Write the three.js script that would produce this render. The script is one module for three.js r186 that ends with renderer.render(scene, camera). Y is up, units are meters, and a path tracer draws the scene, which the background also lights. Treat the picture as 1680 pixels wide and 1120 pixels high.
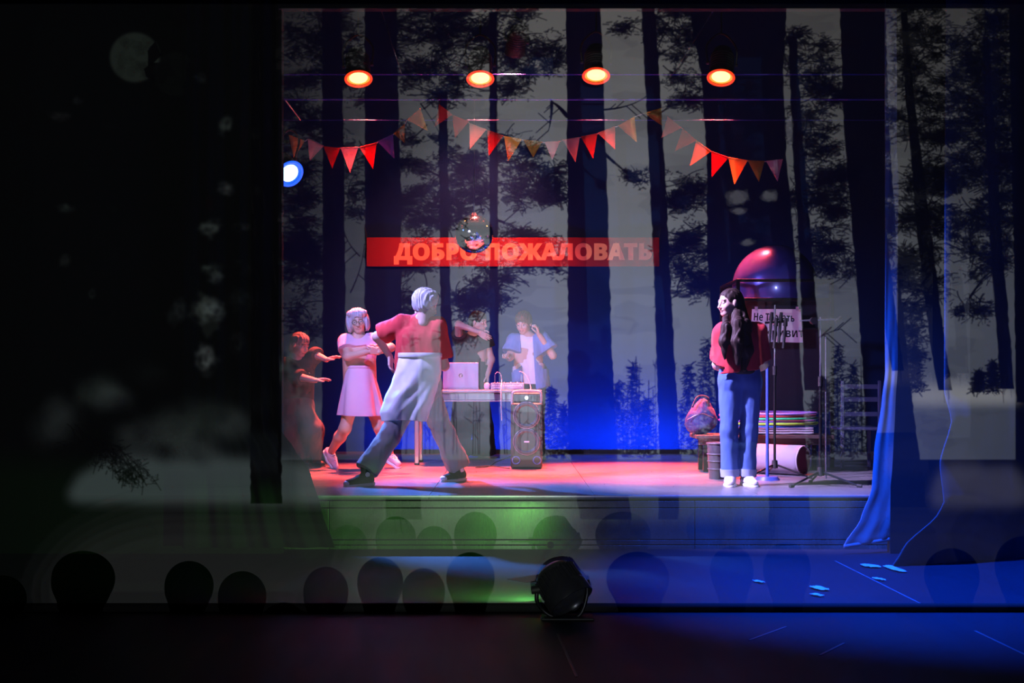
import * as THREE from 'three';
import { RoundedBoxGeometry } from 'three/addons/geometries/RoundedBoxGeometry.js';
import { mergeGeometries } from 'three/addons/utils/BufferGeometryUtils.js';
import { ImprovedNoise } from 'three/addons/math/ImprovedNoise.js';

// ---------- camera, exposure, lights ----------
const F = 2100, HORIZON = 622, EYE = 1.28;            // focal length in pixels of the 1680 x 1120 frame, height of the eye
const scene = new THREE.Scene();
scene.background = new THREE.Color(0, 0, 0);
const camera = new THREE.PerspectiveCamera(2 * Math.atan(560 / F) * 180 / Math.PI, 1.5, 0.05, 60);
camera.position.set(0, EYE, 0);
camera.lookAt(0, EYE, -10);
camera.setViewOffset(1680, 1120, 0, 560 - HORIZON, 1680, 1120);
const renderer = new THREE.WebGLRenderer();
renderer.toneMapping = THREE.LinearToneMapping;
renderer.toneMappingExposure = 1.0;
renderer.shadowMap.enabled = true;
scene.fog = null;

const V = (x, y, z) => new THREE.Vector3(x, y, z);
const at = (px, py, d) => V((px - 840) * d / F, EYE - (py - HORIZON) * d / F, -d);   // a point d metres away
const STAGE = 0.4, D_EDGE = 9.68, D_BACK = 15.4, D_GAUZE = 7.05;

const POWER = { projector: 1450, red: 1150, left: 420, wall: 260, banner: 340, pool: 580, wing: 150, frontBlue: 650, green: 9 };
function spot(parent, name, pos, target, color, power, half, pen, soft = 1) {
  const l = new THREE.SpotLight(color, power, 0, half * Math.PI / 180, pen, 2);
  l.name = name; l.position.copy(pos); l.castShadow = true; l.shadow.radius = soft; l.shadow.mapSize.set(1024, 1024);
  l.target.position.copy(target); l.target.name = name + '_aim';
  parent.add(l); parent.add(l.target);
  return l;
}
const col = (r, g, b) => new THREE.Color().setRGB(r, g, b);

// ---------- small helpers ----------
const taken = {};
function numbered(name) { const n = taken[name] = (taken[name] ?? -1) + 1; return n ? `${name}_${String(n).padStart(3, '0')}` : name; }
function shadows(o) { o.traverse((m) => { if (m.isMesh) { m.castShadow = true; m.receiveShadow = true; } }); return o; }
function tag(o, label, category, group) { o.userData.label = label; o.userData.category = category; if (group) o.userData.group = group; return o; }
function thing(name, label, category, pos, group) {
  const o = new THREE.Group(); o.name = numbered(name); if (pos) o.position.copy(pos); scene.add(o);
  return tag(o, label, category, group);
}
function part(name, geo, mat, parent, label) {
  const m = new THREE.Mesh(geo, mat); m.name = name; m.castShadow = m.receiveShadow = true; parent.add(m);
  if (label) m.userData.label = label;
  return m;
}
function solo(name, geo, mat, label, category, pos, group) {
  const m = new THREE.Mesh(geo, mat); m.name = numbered(name); m.castShadow = m.receiveShadow = true; scene.add(m);
  if (pos) m.position.copy(pos);
  return tag(m, label, category, group);
}
function struct(name, geo, mat, pos) {
  const m = new THREE.Mesh(geo, mat); m.name = name; m.castShadow = m.receiveShadow = true; m.userData.kind = 'structure'; scene.add(m);
  if (pos) m.position.copy(pos);
  return m;
}
function rng(seed) { let s = seed >>> 0; return () => { s = (s + 0x6d2b79f5) >>> 0; let t = Math.imul(s ^ (s >>> 15), 1 | s); t = (t + Math.imul(t ^ (t >>> 7), 61 | t)) ^ t; return ((t ^ (t >>> 14)) >>> 0) / 4294967296; }; }
const perlin = new ImprovedNoise();
const noise = (x, y, z) => perlin.noise(x, y, z);
const fbm = (x, y, z) => noise(x, y, z) + 0.5 * noise(2 * x + 9, 2 * y, 2 * z) + 0.25 * noise(4 * x, 4 * y + 5, 4 * z);
const box = (w, h, d, x = 0, y = 0, z = 0, r = 0) => (r ? new RoundedBoxGeometry(w, h, d, 2, r) : new THREE.BoxGeometry(w, h, d)).translate(x, y, z);
function rod(a, b, r0, r1 = r0, seg = 12) {
  const d = b.clone().sub(a), g = new THREE.CylinderGeometry(r1, r0, d.length(), seg);
  return g.applyQuaternion(new THREE.Quaternion().setFromUnitVectors(V(0, 1, 0), d.clone().normalize())).translate((a.x + b.x) / 2, (a.y + b.y) / 2, (a.z + b.z) / 2);
}
function tube(points, r, n = 32, seg = 8, closed = false) { return new THREE.TubeGeometry(new THREE.CatmullRomCurve3(points, closed), n, r, seg, closed); }
function merge(list) { return mergeGeometries(list.map((g) => { const h = g.index ? g.toNonIndexed() : g; for (const k of Object.keys(h.attributes)) if (!['position', 'normal', 'uv'].includes(k)) h.deleteAttribute(k); return h; })); }
function aimed(geo, from, to, axis = V(0, 0, 1)) {   // turns a geometry's axis from one point towards another and moves it there
  const q = new THREE.Quaternion().setFromUnitVectors(axis, to.clone().sub(from).normalize());
  return geo.applyQuaternion(q).translate(from.x, from.y, from.z);
}
// a cloth of the given thickness: f(u, v) -> point; closed round its rim
function sheet(f, nu, nv, thick) {
  const pts = [], tmp = V(0, 0, 0);
  for (let j = 0; j <= nv; j++) for (let i = 0; i <= nu; i++) pts.push(f(i / nu, j / nv).clone());
  const nrm = pts.map(() => V(0, 0, 0)), id = (i, j) => j * (nu + 1) + i;
  for (let j = 0; j < nv; j++) for (let i = 0; i < nu; i++) {
    const n = tmp.clone().subVectors(pts[id(i + 1, j)], pts[id(i, j)]).cross(pts[id(i, j + 1)].clone().sub(pts[id(i, j)]));
    for (const k of [id(i, j), id(i + 1, j), id(i, j + 1), id(i + 1, j + 1)]) nrm[k].add(n);
  }
  const pos = [], uv = [], idx = [], N = pts.length;
  for (const s of [0.5, -0.5]) pts.forEach((p, k) => { const n = nrm[k].clone().normalize().multiplyScalar(thick * s); pos.push(p.x + n.x, p.y + n.y, p.z + n.z); uv.push((k % (nu + 1)) / nu, Math.floor(k / (nu + 1)) / nv); });
  const quad = (a, b, c, d) => idx.push(a, b, c, a, c, d);
  for (let j = 0; j < nv; j++) for (let i = 0; i < nu; i++) { quad(id(i, j), id(i + 1, j), id(i + 1, j + 1), id(i, j + 1)); quad(N + id(i, j), N + id(i, j + 1), N + id(i + 1, j + 1), N + id(i + 1, j)); }
  const rim = [];
  for (let i = 0; i < nu; i++) rim.push(id(i, 0)); for (let j = 0; j < nv; j++) rim.push(id(nu, j)); for (let i = nu; i > 0; i--) rim.push(id(i, nv)); for (let j = nv; j > 0; j--) rim.push(id(0, j));
  rim.forEach((a, k) => { const b = rim[(k + 1) % rim.length]; quad(b, a, N + a, N + b); });
  const g = new THREE.BufferGeometry();
  g.setAttribute('position', new THREE.Float32BufferAttribute(pos, 3)); g.setAttribute('uv', new THREE.Float32BufferAttribute(uv, 2)); g.setIndex(idx); g.computeVertexNormals();
  return g;
}
// piecewise-linear curve through [t, value] pairs
const along = (pairs, t) => { for (let i = 1; i < pairs.length; i++) if (t <= pairs[i][0]) { const [a, p] = pairs[i - 1], [b, q] = pairs[i], s = Math.max(0, (t - a) / (b - a)), e = s * s * (3 - 2 * s); return p + (q - p) * (0.5 * s + 0.5 * e); } return pairs[pairs.length - 1][1]; };

// ---------- textures and materials ----------
function grain(w, h, fn, srgb, rx = 1, ry = 1) {
  const data = new Uint8Array(w * h * 4);
  for (let y = 0; y < h; y++) for (let x = 0; x < w; x++) { const c = fn(x, y); data.set(typeof c === 'number' ? [c, c, c, 255] : [...c, 255], (y * w + x) * 4); }
  const t = new THREE.DataTexture(data, w, h); t.magFilter = THREE.LinearFilter; t.minFilter = THREE.LinearMipmapLinearFilter; t.wrapS = t.wrapT = THREE.RepeatWrapping; t.repeat.set(rx, ry); t.generateMipmaps = true;
  if (srgb) t.colorSpace = THREE.SRGBColorSpace; t.needsUpdate = true; return t;
}
const R0 = rng(7);
const weave = grain(128, 128, (x, y) => 120 + 60 * Math.sin(x * Math.PI / 2) * Math.cos(y * Math.PI / 2) + 50 * (R0() - 0.5));
const scuff = grain(512, 512, (x, y) => { const n = fbm(x / 64, y / 64, 1) * 12 + fbm(x / 6, y / 90, 4) * 6 + (R0() - 0.5) * 10; return Math.max(0, Math.min(255, 218 + n)); }, true);
const scuffRough = grain(512, 512, (x, y) => Math.max(0, Math.min(255, 150 + fbm(x / 64, y / 64, 8) * 22 + fbm(x / 5, y / 70, 2) * 12)));
const woodTone = grain(256, 512, (x, y) => { const g = Math.sin(x / 7 + 3 * fbm(x / 60, y / 200, 3)) * 14 + (R0() - 0.5) * 16; return [200 + g, 190 + g, 178 + g]; }, true);
const mat = (r, g, b, rough = 0.8, o = {}) => new THREE.MeshPhysicalMaterial({ color: col(r, g, b), roughness: rough, ...o });
const cloth = (r, g, b, o = {}) => mat(r, g, b, 0.92, { bumpMap: weave, bumpScale: 0.0006, ...o });
const MT = {
  black: mat(0.012, 0.012, 0.013, 0.6), blackMetal: mat(0.02, 0.02, 0.022, 0.35, { metalness: 0.6 }), drape: cloth(0.009, 0.009, 0.011),
  darkWall: mat(0.01, 0.01, 0.012, 0.95), steel: mat(0.45, 0.46, 0.5, 0.3, { metalness: 0.9 }), white: mat(0.8, 0.8, 0.82, 0.5), rubber: mat(0.02, 0.02, 0.02, 0.7),
};
const floorMat = mat(0.2, 0.19, 0.21, 0.55, { map: scuff, roughnessMap: scuffRough });
const vinyl = mat(0.014, 0.019, 0.04, 0.95, { map: scuff, roughnessMap: scuffRough });
const fasciaMat = mat(0.22, 0.23, 0.23, 0.45, { map: woodTone, roughnessMap: scuffRough });

// ---------- the room shell ----------
struct('floor', box(14, 0.3, 12.0), vinyl, V(0, -0.15, -5.0 - 6.0));
struct('floor_auditorium', box(14, 0.2, 12.2), MT.darkWall, V(0, -0.95, 0.9));
struct('ceiling', box(14.4, 0.2, 24), MT.darkWall, V(0, 6.6, -5.2));
struct('wall_left', box(0.2, 7.8, 24), MT.darkWall, V(-7.1, 2.8, -5.2));
struct('wall_right', box(0.2, 7.8, 24), MT.darkWall, V(7.1, 2.8, -5.2));
struct('wall_rear', box(14.4, 7.8, 0.2), MT.darkWall, V(0, 2.8, 6.9));
struct('wall_back', box(14, 6.6, 0.2), cloth(0.005, 0.02, 0.08, { specularIntensity: 0.1 }), V(0, 3.3, -D_BACK - 0.3));
// portal of black cloth
struct('wall_portal_left', box(5.3, 6.5, 0.08), MT.drape, V(-1.69 - 2.65, 3.25, -9.44));
struct('wall_portal_right', box(4.2, 6.5, 0.08), MT.drape, V(2.78 + 2.1, 3.25, -9.44));
struct('trim_portal_top', box(4.6, 2.5, 0.08), MT.drape, V(0.55, 3.99 + 1.25, -9.40));
// seams of the forestage floor cloth, as taped joints
const tapeMat = mat(0.16, 0.17, 0.2, 0.35);
for (const [a, b] of [[[915, 1040], [946, 1110]], [[1370, 920], [1530, 1000]], [[1600, 1035], [1690, 1078]], [[1345, 1075], [1385, 1055]], [[1230, 1050], [1290, 1028]]]) {
  const g = (p) => { const d = EYE * F / (p[1] - HORIZON); return V((p[0] - 840) * d / F, 0.0015, -d); }, p = g(a), q = g(b), dir = q.clone().sub(p), s = V(-dir.z, 0, dir.x).normalize().multiplyScalar(0.006);
  const m = struct('trim_floor_seam', sheet((u, v) => p.clone().lerp(q, v).addScaledVector(s, u * 2 - 1), 2, 24, 0.002), tapeMat); m.name = numbered('trim_floor_seam');
}
// the raised stage: boards on top, fascia boards in front, pale edge strip
{
  const s = thing('stage_platform', 'low raised stage with dull painted floor boards and a boarded green lit front', 'stage', V(0, 0, 0));
  s.userData.kind = 'structure'; delete s.userData.category;
  const x0 = -6.9, W = 13.8, depth = D_BACK + 0.2 - D_EDGE;
  part('core', box(W, STAGE - 0.03, depth - 0.04, 0, (STAGE - 0.03) / 2, -D_EDGE - depth / 2 - 0.02), MT.black, s);
  const uvm = (g, sx, sz) => { const p = g.attributes.position, u = g.attributes.uv; for (let i = 0; i < p.count; i++) u.setXY(i, p.getX(i) * sx, (p.getZ(i) + p.getY(i)) * sz); return g; };
  for (let i = 0; i < 11; i++) for (let j = 0; j < 3; j++) {
    const w = W / 11, d = depth / 3, g = uvm(box(w - 0.004, 0.03, d - 0.004, x0 + (i + 0.5) * w - 0.08 * 0, STAGE - 0.015, -D_EDGE - (j + 0.5) * d, 0.002), 0.6, 0.6);
    part('floor_panel', g, floorMat, s);
  }
  let y = STAGE - 0.035;
  for (const h of [0.055, 0.24, 0.04, 0.055]) {
    for (let i = 0; i < 5; i++) part('fascia_board', uvm(box(W / 5 - 0.003, h - 0.005, 0.024, x0 + (i + 0.5) * W / 5, y - h / 2, -D_EDGE + 0.012, 0.004), 0.5, 0.5), fasciaMat, s);
    y -= h;
  }
  part('edge_strip', box(W, 0.018, 0.03, 0, STAGE - 0.004, -D_EDGE + 0.008, 0.004), mat(0.6, 0.6, 0.62, 0.3, { metalness: 0.6 }), s, 'thin pale metal strip along the stage edge');
  const h = at(903, 903, D_EDGE - 0.04);
  part('cable_cap', new THREE.CylinderGeometry(0.026, 0.026, 0.02, 20).rotateX(Math.PI / 2).translate(h.x, 0.032, h.z), MT.rubber, s);
}

// ---------- gauze and the projector that throws the forest on it ----------
const PROJ = V(0, 0.56, 5.5), THROW = D_GAUZE + PROJ.z;
function forestPicture() {
  const S = 2048 / 1800, c = document.createElement('canvas'); c.width = 2048; c.height = Math.round(1020 * S);
  const x = c.getContext('2d'), R = rng(41); x.scale(S, S); x.translate(60, 10);
  const gain = 1.0, rgb = (r, g, b, a = 1) => `rgba(${Math.min(255, r * gain) | 0},${Math.min(255, g * gain) | 0},${Math.min(255, b * gain) | 0},${a})`;
  const dark = (a = 1) => rgb(7, 7, 9, a);
  x.fillStyle = rgb(9, 10, 11); x.fillRect(-60, -10, 1800, 1020);
  // night sky between the trees, lighter low down
  const sky = x.createLinearGradient(0, 0, 0, 750);
  sky.addColorStop(0, rgb(118, 116, 112)); sky.addColorStop(0.35, rgb(134, 136, 138)); sky.addColorStop(0.7, rgb(150, 158, 172)); sky.addColorStop(1, rgb(128, 138, 156));
  x.fillStyle = sky; x.fillRect(462, 14, 1204, 740);
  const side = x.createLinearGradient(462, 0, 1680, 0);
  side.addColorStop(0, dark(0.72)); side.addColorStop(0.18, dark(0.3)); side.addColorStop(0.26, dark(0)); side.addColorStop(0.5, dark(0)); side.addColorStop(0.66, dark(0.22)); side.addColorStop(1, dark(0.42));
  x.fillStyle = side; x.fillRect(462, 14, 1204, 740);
  const blob = (cx, cy, rx, ry, style, n = 9, wob = 0.35) => { x.fillStyle = style; x.beginPath(); for (let i = 0; i <= n; i++) { const a = i / n * 6.2832, q = 1 + (R() - 0.5) * wob * 2, px = cx + Math.cos(a) * rx * q, py = cy + Math.sin(a) * ry * q; i ? x.lineTo(px, py) : x.moveTo(px, py); } x.fill(); };
  for (let i = 0; i < 260; i++) blob(470 + R() * 1190, 20 + R() * 700, 20 + R() * 50, 6 + R() * 18, R() < 0.5 ? rgb(165, 170, 180, 0.05) : dark(0.06), 12, 0.5);
  // snow and ground
  const soften = (r, f) => { x.save(); x.filter = `blur(${r}px)`; f(); x.restore(); };
  const band = (x0, x1, y0, y1, style, soft, blur = 9) => soften(blur, () => { for (let i = 0; i < soft; i++) { x.fillStyle = style; x.beginPath(); x.moveTo(x0 + R() * 20, y1 - R() * 4); for (let k = 0; k <= 24; k++) x.lineTo(x0 + (x1 - x0) * k / 24, y1 - (y1 - y0) * Math.min(1, 0.25 + Math.sqrt(Math.min(k, 24 - k) / 7)) + (R() - 0.5) * Math.min(16, (y1 - y0) * 0.25)); x.lineTo(x1 - R() * 20, y1 - R() * 5); x.fill(); } });
  band(110, 545, 752, 828, rgb(112, 124, 124, 0.12), 7);
  for (const [bx, by, rx, ry, a] of [[90, 700, 40, 50, 0.3], [165, 640, 40, 26, 0.34], [185, 655, 30, 16, 0.3], [250, 720, 70, 34, 0.3], [320, 705, 60, 40, 0.34], [300, 740, 60, 22, 0.3], [380, 690, 30, 26, 0.28], [340, 590, 16, 22, 0.34], [335, 515, 22, 30, 0.42], [352, 512, 18, 16, 0.45], [338, 595, 14, 30, 0.36], [350, 455, 14, 10, 0.45], [346, 375, 20, 14, 0.42], [370, 208, 10, 14, 0.42], [372, 310, 14, 10, 0.36], [110, 340, 12, 7, 0.3], [105, 428, 8, 9, 0.28], [352, 440, 20, 8, 0.3], [403, 372, 5, 4, 0.5], [150, 480, 5, 6, 0.3], [290, 510, 14, 20, 0.2], [475, 590, 14, 20, 0.35], [495, 690, 26, 55, 0.25], [490, 645, 14, 20, 0.3], [460, 610, 12, 24, 0.3], [128, 165, 8, 5, 0.25], [95, 190, 24, 7, 0.16], [330, 128, 9, 7, 0.22]]) soften(rx > 25 ? 9 : 2.5, () => { for (let k = 0; k < 5; k++) blob(bx + (R() - 0.5) * rx, by + (R() - 0.5) * ry, rx * (0.5 + R() * 0.5), ry * (0.5 + R() * 0.5), rgb(112, 126, 122, a * (rx > 25 ? 0.3 : 0.34)), 14, 0.4); for (let k = 0; k < 10; k++) blob(bx + (R() - 0.5) * rx * 1.6, by + (R() - 0.5) * ry * 1.6, 2 + rx * 0.2 * R(), 2 + ry * 0.2 * R(), dark(0.5), 8, 0.5); });
  band(490, 545, 660, 830, rgb(120, 126, 126, 0.12), 4);
  band(1486, 1674, 634, 664, rgb(176, 174, 176, 0.3), 5);
  band(1525, 1690, 764, 834, rgb(92, 92, 116, 0.15), 7);
  band(1110, 1430, 715, 830, rgb(80, 84, 92, 0.12), 7);
  band(545, 1400, 742, 856, rgb(96, 106, 98, 0.14), 7);
  band(60, 1060, 838, 1012, rgb(74, 80, 76, 0.08), 7, 34);
  band(560, 1000, 850, 1012, rgb(110, 118, 106, 0.09), 6, 24);
  band(900, 1740, 842, 1012, rgb(50, 56, 74, 0.10), 6, 30);
  // the moon behind a twig
  soften(2, () => { x.fillStyle = rgb(38, 44, 40); x.beginPath(); x.arc(221, 94, 41, 0, 6.3); x.fill(); });
  for (let i = 0; i < 40; i++) blob(195 + R() * 55, 65 + R() * 60, 4 + R() * 7, 3 + R() * 6, dark(0.10));
  blob(252, 88, 14, 18, dark(0.9)); blob(262, 120, 22, 16, dark(0.9));
  // crowns: clouds of needle strokes
  const needles = (cx, cy, rx, ry, n, a = 0.5, tone) => { for (let i = 0; i < n; i++) { const t = R() * 6.2832, q = Math.sqrt(R()), px = cx + Math.cos(t) * rx * q, py = cy + Math.sin(t) * ry * q, l = 4 + R() * 8, dir = R() * 6.2832; x.strokeStyle = tone ? tone : dark(a); x.lineWidth = 0.8 + R() * 1.9; x.beginPath(); x.moveTo(px, py); x.lineTo(px + Math.cos(dir) * l, py + Math.sin(dir) * l * 0.6); x.stroke(); } };
  const crown = (cx, cy, rx, ry, many) => { for (let i = 0; i < many; i++) { const bx = cx + (R() - 0.5) * 2 * rx, by = cy + (R() - 0.5) * 2 * ry, r = 9 + R() * 17; blob(bx, by, r * 0.6, r * 0.34, dark(0.55), 11, 0.8); needles(bx, by, r * 1.5, r * 0.9, 46, 0.5); x.strokeStyle = dark(0.75); for (let t = 0; t < 3; t++) { x.lineWidth = 0.8 + R() * 1.2; const a = R() * 6.28; x.beginPath(); x.moveTo(bx, by); x.quadraticCurveTo(bx + Math.cos(a) * r, by + Math.sin(a) * r * 0.6 - 4, bx + Math.cos(a + 0.4) * r * 2.1, by + Math.sin(a + 0.4) * r * 1.3); x.stroke(); } } };
  const limb = (x0, y0, x1, y1, w, tufts, sag = 0) => {
    const mx = (x0 + x1) / 2 + (R() - 0.5) * 20, my = (y0 + y1) / 2 - sag; x.strokeStyle = dark(0.92); x.lineCap = 'round';
    for (let i = 0; i < 8; i++) { const q = (t) => [(1 - t) * (1 - t) * x0 + 2 * t * (1 - t) * mx + t * t * x1, (1 - t) * (1 - t) * y0 + 2 * t * (1 - t) * my + t * t * y1], a = q(i / 8), b = q((i + 1) / 8); x.lineWidth = Math.max(1, w * (1 - i / 9)); x.beginPath(); x.moveTo(...a); x.lineTo(...b); x.stroke(); if (R() < 0.6) { const s = R() < 0.5 ? 1 : -1, l = 12 + R() * 22; x.lineWidth = 1.3; x.beginPath(); x.moveTo(...b); x.lineTo(b[0] + (x1 > x0 ? 1 : -1) * l * 0.8, b[1] + s * l * 0.7); x.stroke(); if (tufts) needles(b[0] + (x1 > x0 ? 1 : -1) * l * 0.8, b[1] + s * l * 0.7, 14, 8, 20); } }
    for (let i = 0; i < tufts; i++) { const t = 0.35 + 0.65 * R(), px = x0 + (x1 - x0) * t, py = y0 + (y1 - y0) * t - sag * 2 * t * (1 - t); blob(px, py, 12 + R() * 12, 5 + R() * 6, dark(0.6), 10, 0.6); needles(px, py, 24, 11, 46); }
  };
  for (const a of [[520, 80, 50, 60, 30], [500, 180, 40, 50, 26], [490, 330, 26, 90, 40], [500, 470, 30, 70, 34], [620, 70, 60, 55, 20], [690, 45, 60, 32, 22], [690, 130, 34, 30, 9], [755, 60, 40, 40, 20], [745, 130, 36, 34, 14], [825, 50, 45, 38, 18], [880, 95, 46, 28, 18], [850, 140, 30, 20, 7], [745, 280, 40, 24, 12], [700, 345, 46, 26, 16], [770, 330, 34, 24, 12], [880, 300, 42, 28, 20], [845, 255, 40, 24, 12], [790, 475, 42, 30, 20], [690, 425, 36, 24, 12], [660, 520, 30, 40, 12], [760, 520, 26, 36, 12], [895, 430, 34, 18, 12], [850, 390, 34, 16, 8], [770, 420, 30, 20, 6], [620, 300, 50, 60, 16], [570, 120, 22, 60, 8], [1112, 60, 36, 50, 22], [1130, 150, 34, 28, 8], [1125, 320, 34, 24, 12], [1135, 445, 34, 40, 22], [1120, 395, 22, 22, 5], [1035, 50, 22, 20, 3], [1320, 90, 44, 46, 16], [1350, 150, 38, 24, 12], [1325, 200, 26, 26, 8], [1365, 300, 34, 26, 18], [1340, 330, 46, 22, 12], [1370, 425, 34, 24, 14], [1350, 390, 26, 20, 8], [1340, 250, 30, 14, 5], [1580, 60, 100, 50, 60], [1560, 150, 70, 34, 26], [1640, 170, 50, 60, 44], [1600, 240, 60, 30, 24], [1520, 210, 36, 22, 10], [1640, 320, 40, 60, 36], [1560, 300, 50, 24, 14], [1520, 290, 30, 20, 10], [1560, 370, 46, 26, 18], [1500, 350, 30, 24, 10], [1500, 440, 34, 36, 14], [1620, 420, 36, 30, 14], [1530, 470, 34, 14, 6], [1590, 510, 24, 10, 6], [1490, 540, 26, 46, 18], [1495, 130, 20, 40, 6]]) crown(...a);
  for (const a of [[850, 240, 812, 222, 5, 0, 18], [930, 190, 905, 168, 7, 0, 10], [905, 168, 900, 214, 5, 0], [735, 300, 640, 262, 3, 3, 12], [735, 260, 800, 300, 3, 2], [812, 300, 905, 330, 3, 3, 10], [812, 360, 920, 440, 4, 5, 24], [728, 400, 650, 440, 3, 3, 12], [990, 250, 1060, 300, 5, 1, -10], [990, 180, 1058, 160, 3, 0, -8], [1075, 190, 1130, 160, 3, 2], [1088, 330, 1150, 310, 3, 3], [1092, 430, 1150, 380, 3, 3, 8], [700, 205, 650, 250, 2, 1], [690, 170, 730, 240, 2, 1], [1310, 250, 1350, 220, 3, 2], [1318, 300, 1380, 370, 4, 4, 12], [1490, 200, 1440, 180, 3, 3], [1500, 270, 1590, 200, 3, 3], [1510, 330, 1600, 300, 3, 4, 10], [1525, 450, 1470, 430, 3, 2], [1615, 250, 1570, 200, 3, 2], [1590, 490, 1625, 445, 4, 0, 8], [1585, 500, 1600, 480, 2, 0], [1440, 430, 1500, 480, 4, 2], [1335, 560, 1380, 540, 2, 0, 6], [640, 360, 700, 300, 2, 2], [590, 420, 565, 380, 2, 0], [575, 480, 598, 400, 2, 0]]) limb(...a);
  // thin bare stems and saplings near the ground
  for (let i = 0; i < 90; i++) { const px = i < 40 ? 1010 + R() * 180 : i < 62 ? 1330 + R() * 100 : 620 + R() * 320, h = 30 + R() * 130; x.strokeStyle = dark(0.5); x.lineWidth = 0.8 + R() * 1.4; x.beginPath(); x.moveTo(px, 745); x.lineTo(px + (R() - 0.5) * 8, 745 - h); x.stroke(); for (let k = 0; k < 4; k++) { const yy = 745 - h * (0.3 + 0.7 * R()); x.beginPath(); x.moveTo(px, yy); x.lineTo(px + (R() - 0.5) * 30, yy - R() * 16); x.stroke(); } }
  for (const [px, h, w] of [[1015, 120, 30], [1040, 150, 34], [1060, 90, 26], [1130, 150, 40], [1160, 190, 44], [1350, 130, 40], [1375, 180, 44], [1400, 150, 44], [1340, 90, 30], [905, 110, 26], [925, 80, 24], [1475, 90, 24], [1500, 70, 24], [1630, 44, 20], [1606, 30, 16]]) { const base = px > 1460 ? 640 : 745; for (let k = 0; k < 26; k++) { const t = k / 26; needles(px, base - h * t, w * (1 - t) * 0.6 + 3, 6, 16, 0.55); } }
  // trunks: [x-left, x-right] at heights, with ragged bark edges
  const trunk = (rows, tone = dark(0.97)) => {
    const edge = (k) => { const pts = []; for (let i = 1; i < rows.length; i++) { const a = rows[i - 1], b = rows[i], n = Math.ceil((b[0] - a[0]) / 9); for (let q = 0; q < n; q++) pts.push([a[k] + (b[k] - a[k]) * q / n + (R() - 0.5) * 2.2, a[0] + (b[0] - a[0]) * q / n]); } const l = rows[rows.length - 1]; pts.push([l[k], l[0]]); return pts; };
    const L = edge(1), Q = edge(2).reverse(); x.fillStyle = tone; x.beginPath(); [...L, ...Q].forEach((p, i) => (i ? x.lineTo(...p) : x.moveTo(...p))); x.fill();
    for (let i = 0; i < 60; i++) { const q = R(), r = rows[Math.floor(R() * (rows.length - 1))], r2 = rows[rows.indexOf(r) + 1], t = R(), py = r[0] + (r2[0] - r[0]) * t, a = r[1] + (r2[1] - r[1]) * t, b = r[2] + (r2[2] - r[2]) * t; x.strokeStyle = rgb(26, 24, 26, 0.35); x.lineWidth = 1; x.beginPath(); x.moveTo(a + (b - a) * q, py); x.lineTo(a + (b - a) * q + 2, py + 10 + R() * 24); x.stroke(); }
  };
  trunk([[0, 414, 452], [500, 412, 456], [826, 411, 463]]);
  trunk([[14, 528, 560], [400, 530, 566], [745, 528, 568]]);
  trunk([[14, 598, 650], [330, 599, 658], [745, 598, 659], [776, 600, 660]]);
  trunk([[776, 612, 668], [812, 632, 690], [852, 633, 692]], dark(0.75));
  trunk([[150, 719, 733], [420, 722, 737], [640, 724, 745]]);
  trunk([[20, 803, 815], [400, 803, 817], [752, 804, 820]]);
  trunk([[12, 929, 985], [300, 931, 996], [560, 932, 1003], [745, 932, 1013]]);
  trunk([[745, 936, 1012], [852, 952, 1012]], dark(0.6)); trunk([[812, 1012, 1030], [852, 1012, 1036]], dark(0.6));
  trunk([[12, 1052, 1074], [120, 1058, 1082], [420, 1072, 1098], [745, 1082, 1115]]);
  trunk([[745, 1084, 1118], [852, 1080, 1112]], dark(0.6)); trunk([[800, 1262, 1326], [862, 1262, 1330]], dark(0.5));
  trunk([[12, 1130, 1290], [120, 1150, 1285], [260, 1160, 1290], [420, 1160, 1305], [560, 1170, 1312], [790, 1180, 1325]]);
  trunk([[60, 1293, 1306], [240, 1300, 1318], [430, 1312, 1334], [640, 1320, 1350]]);
  trunk([[8, 1378, 1452], [200, 1384, 1458], [420, 1402, 1472], [640, 1418, 1494], [832, 1426, 1520]]);
  trunk([[20, 1478, 1488], [160, 1486, 1500], [400, 1506, 1530], [560, 1526, 1550], [640, 1540, 1562]]);
  trunk([[60, 1612, 1622], [400, 1624, 1644], [560, 1636, 1658], [638, 1642, 1664]]);
  trunk([[0, 1655, 1745], [660, 1668, 1745]]);
  for (const [px, py, rx, ry] of [[1210, 322, 20, 16], [1264, 322, 16, 11], [1212, 348, 14, 7], [1228, 398, 12, 7], [1297, 210, 7, 30]]) for (let k = 0; k < 4; k++) blob(px + (R() - 0.5) * rx * 0.6, py + (R() - 0.5) * ry * 0.6, rx * 0.8, ry * 0.8, rgb(130, 130, 142, 0.22), 14, 0.3);
  for (let i = 0; i < 44; i++) { const t = R(), ox = 110 + t * 110, oy = 690 + t * 70 + (R() - 0.5) * 20, a = 0.5 + R() * 1.1, l = 26 + R() * 40; needles(ox + Math.cos(a) * l * 0.6, oy + Math.sin(a) * l * 0.6, 14, 12, 12, 0.45); x.strokeStyle = dark(0.6); x.lineWidth = 1.4; x.beginPath(); x.moveTo(ox, oy); x.quadraticCurveTo(ox + l * 0.4, oy + l * 0.2, ox + Math.cos(a) * l, oy + Math.sin(a) * l); x.stroke(); }
  const t = new THREE.CanvasTexture(c); t.colorSpace = THREE.SRGBColorSpace; t.magFilter = THREE.LinearFilter; t.minFilter = THREE.LinearFilter; t.generateMipmaps = false;
  return t;
}
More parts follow.
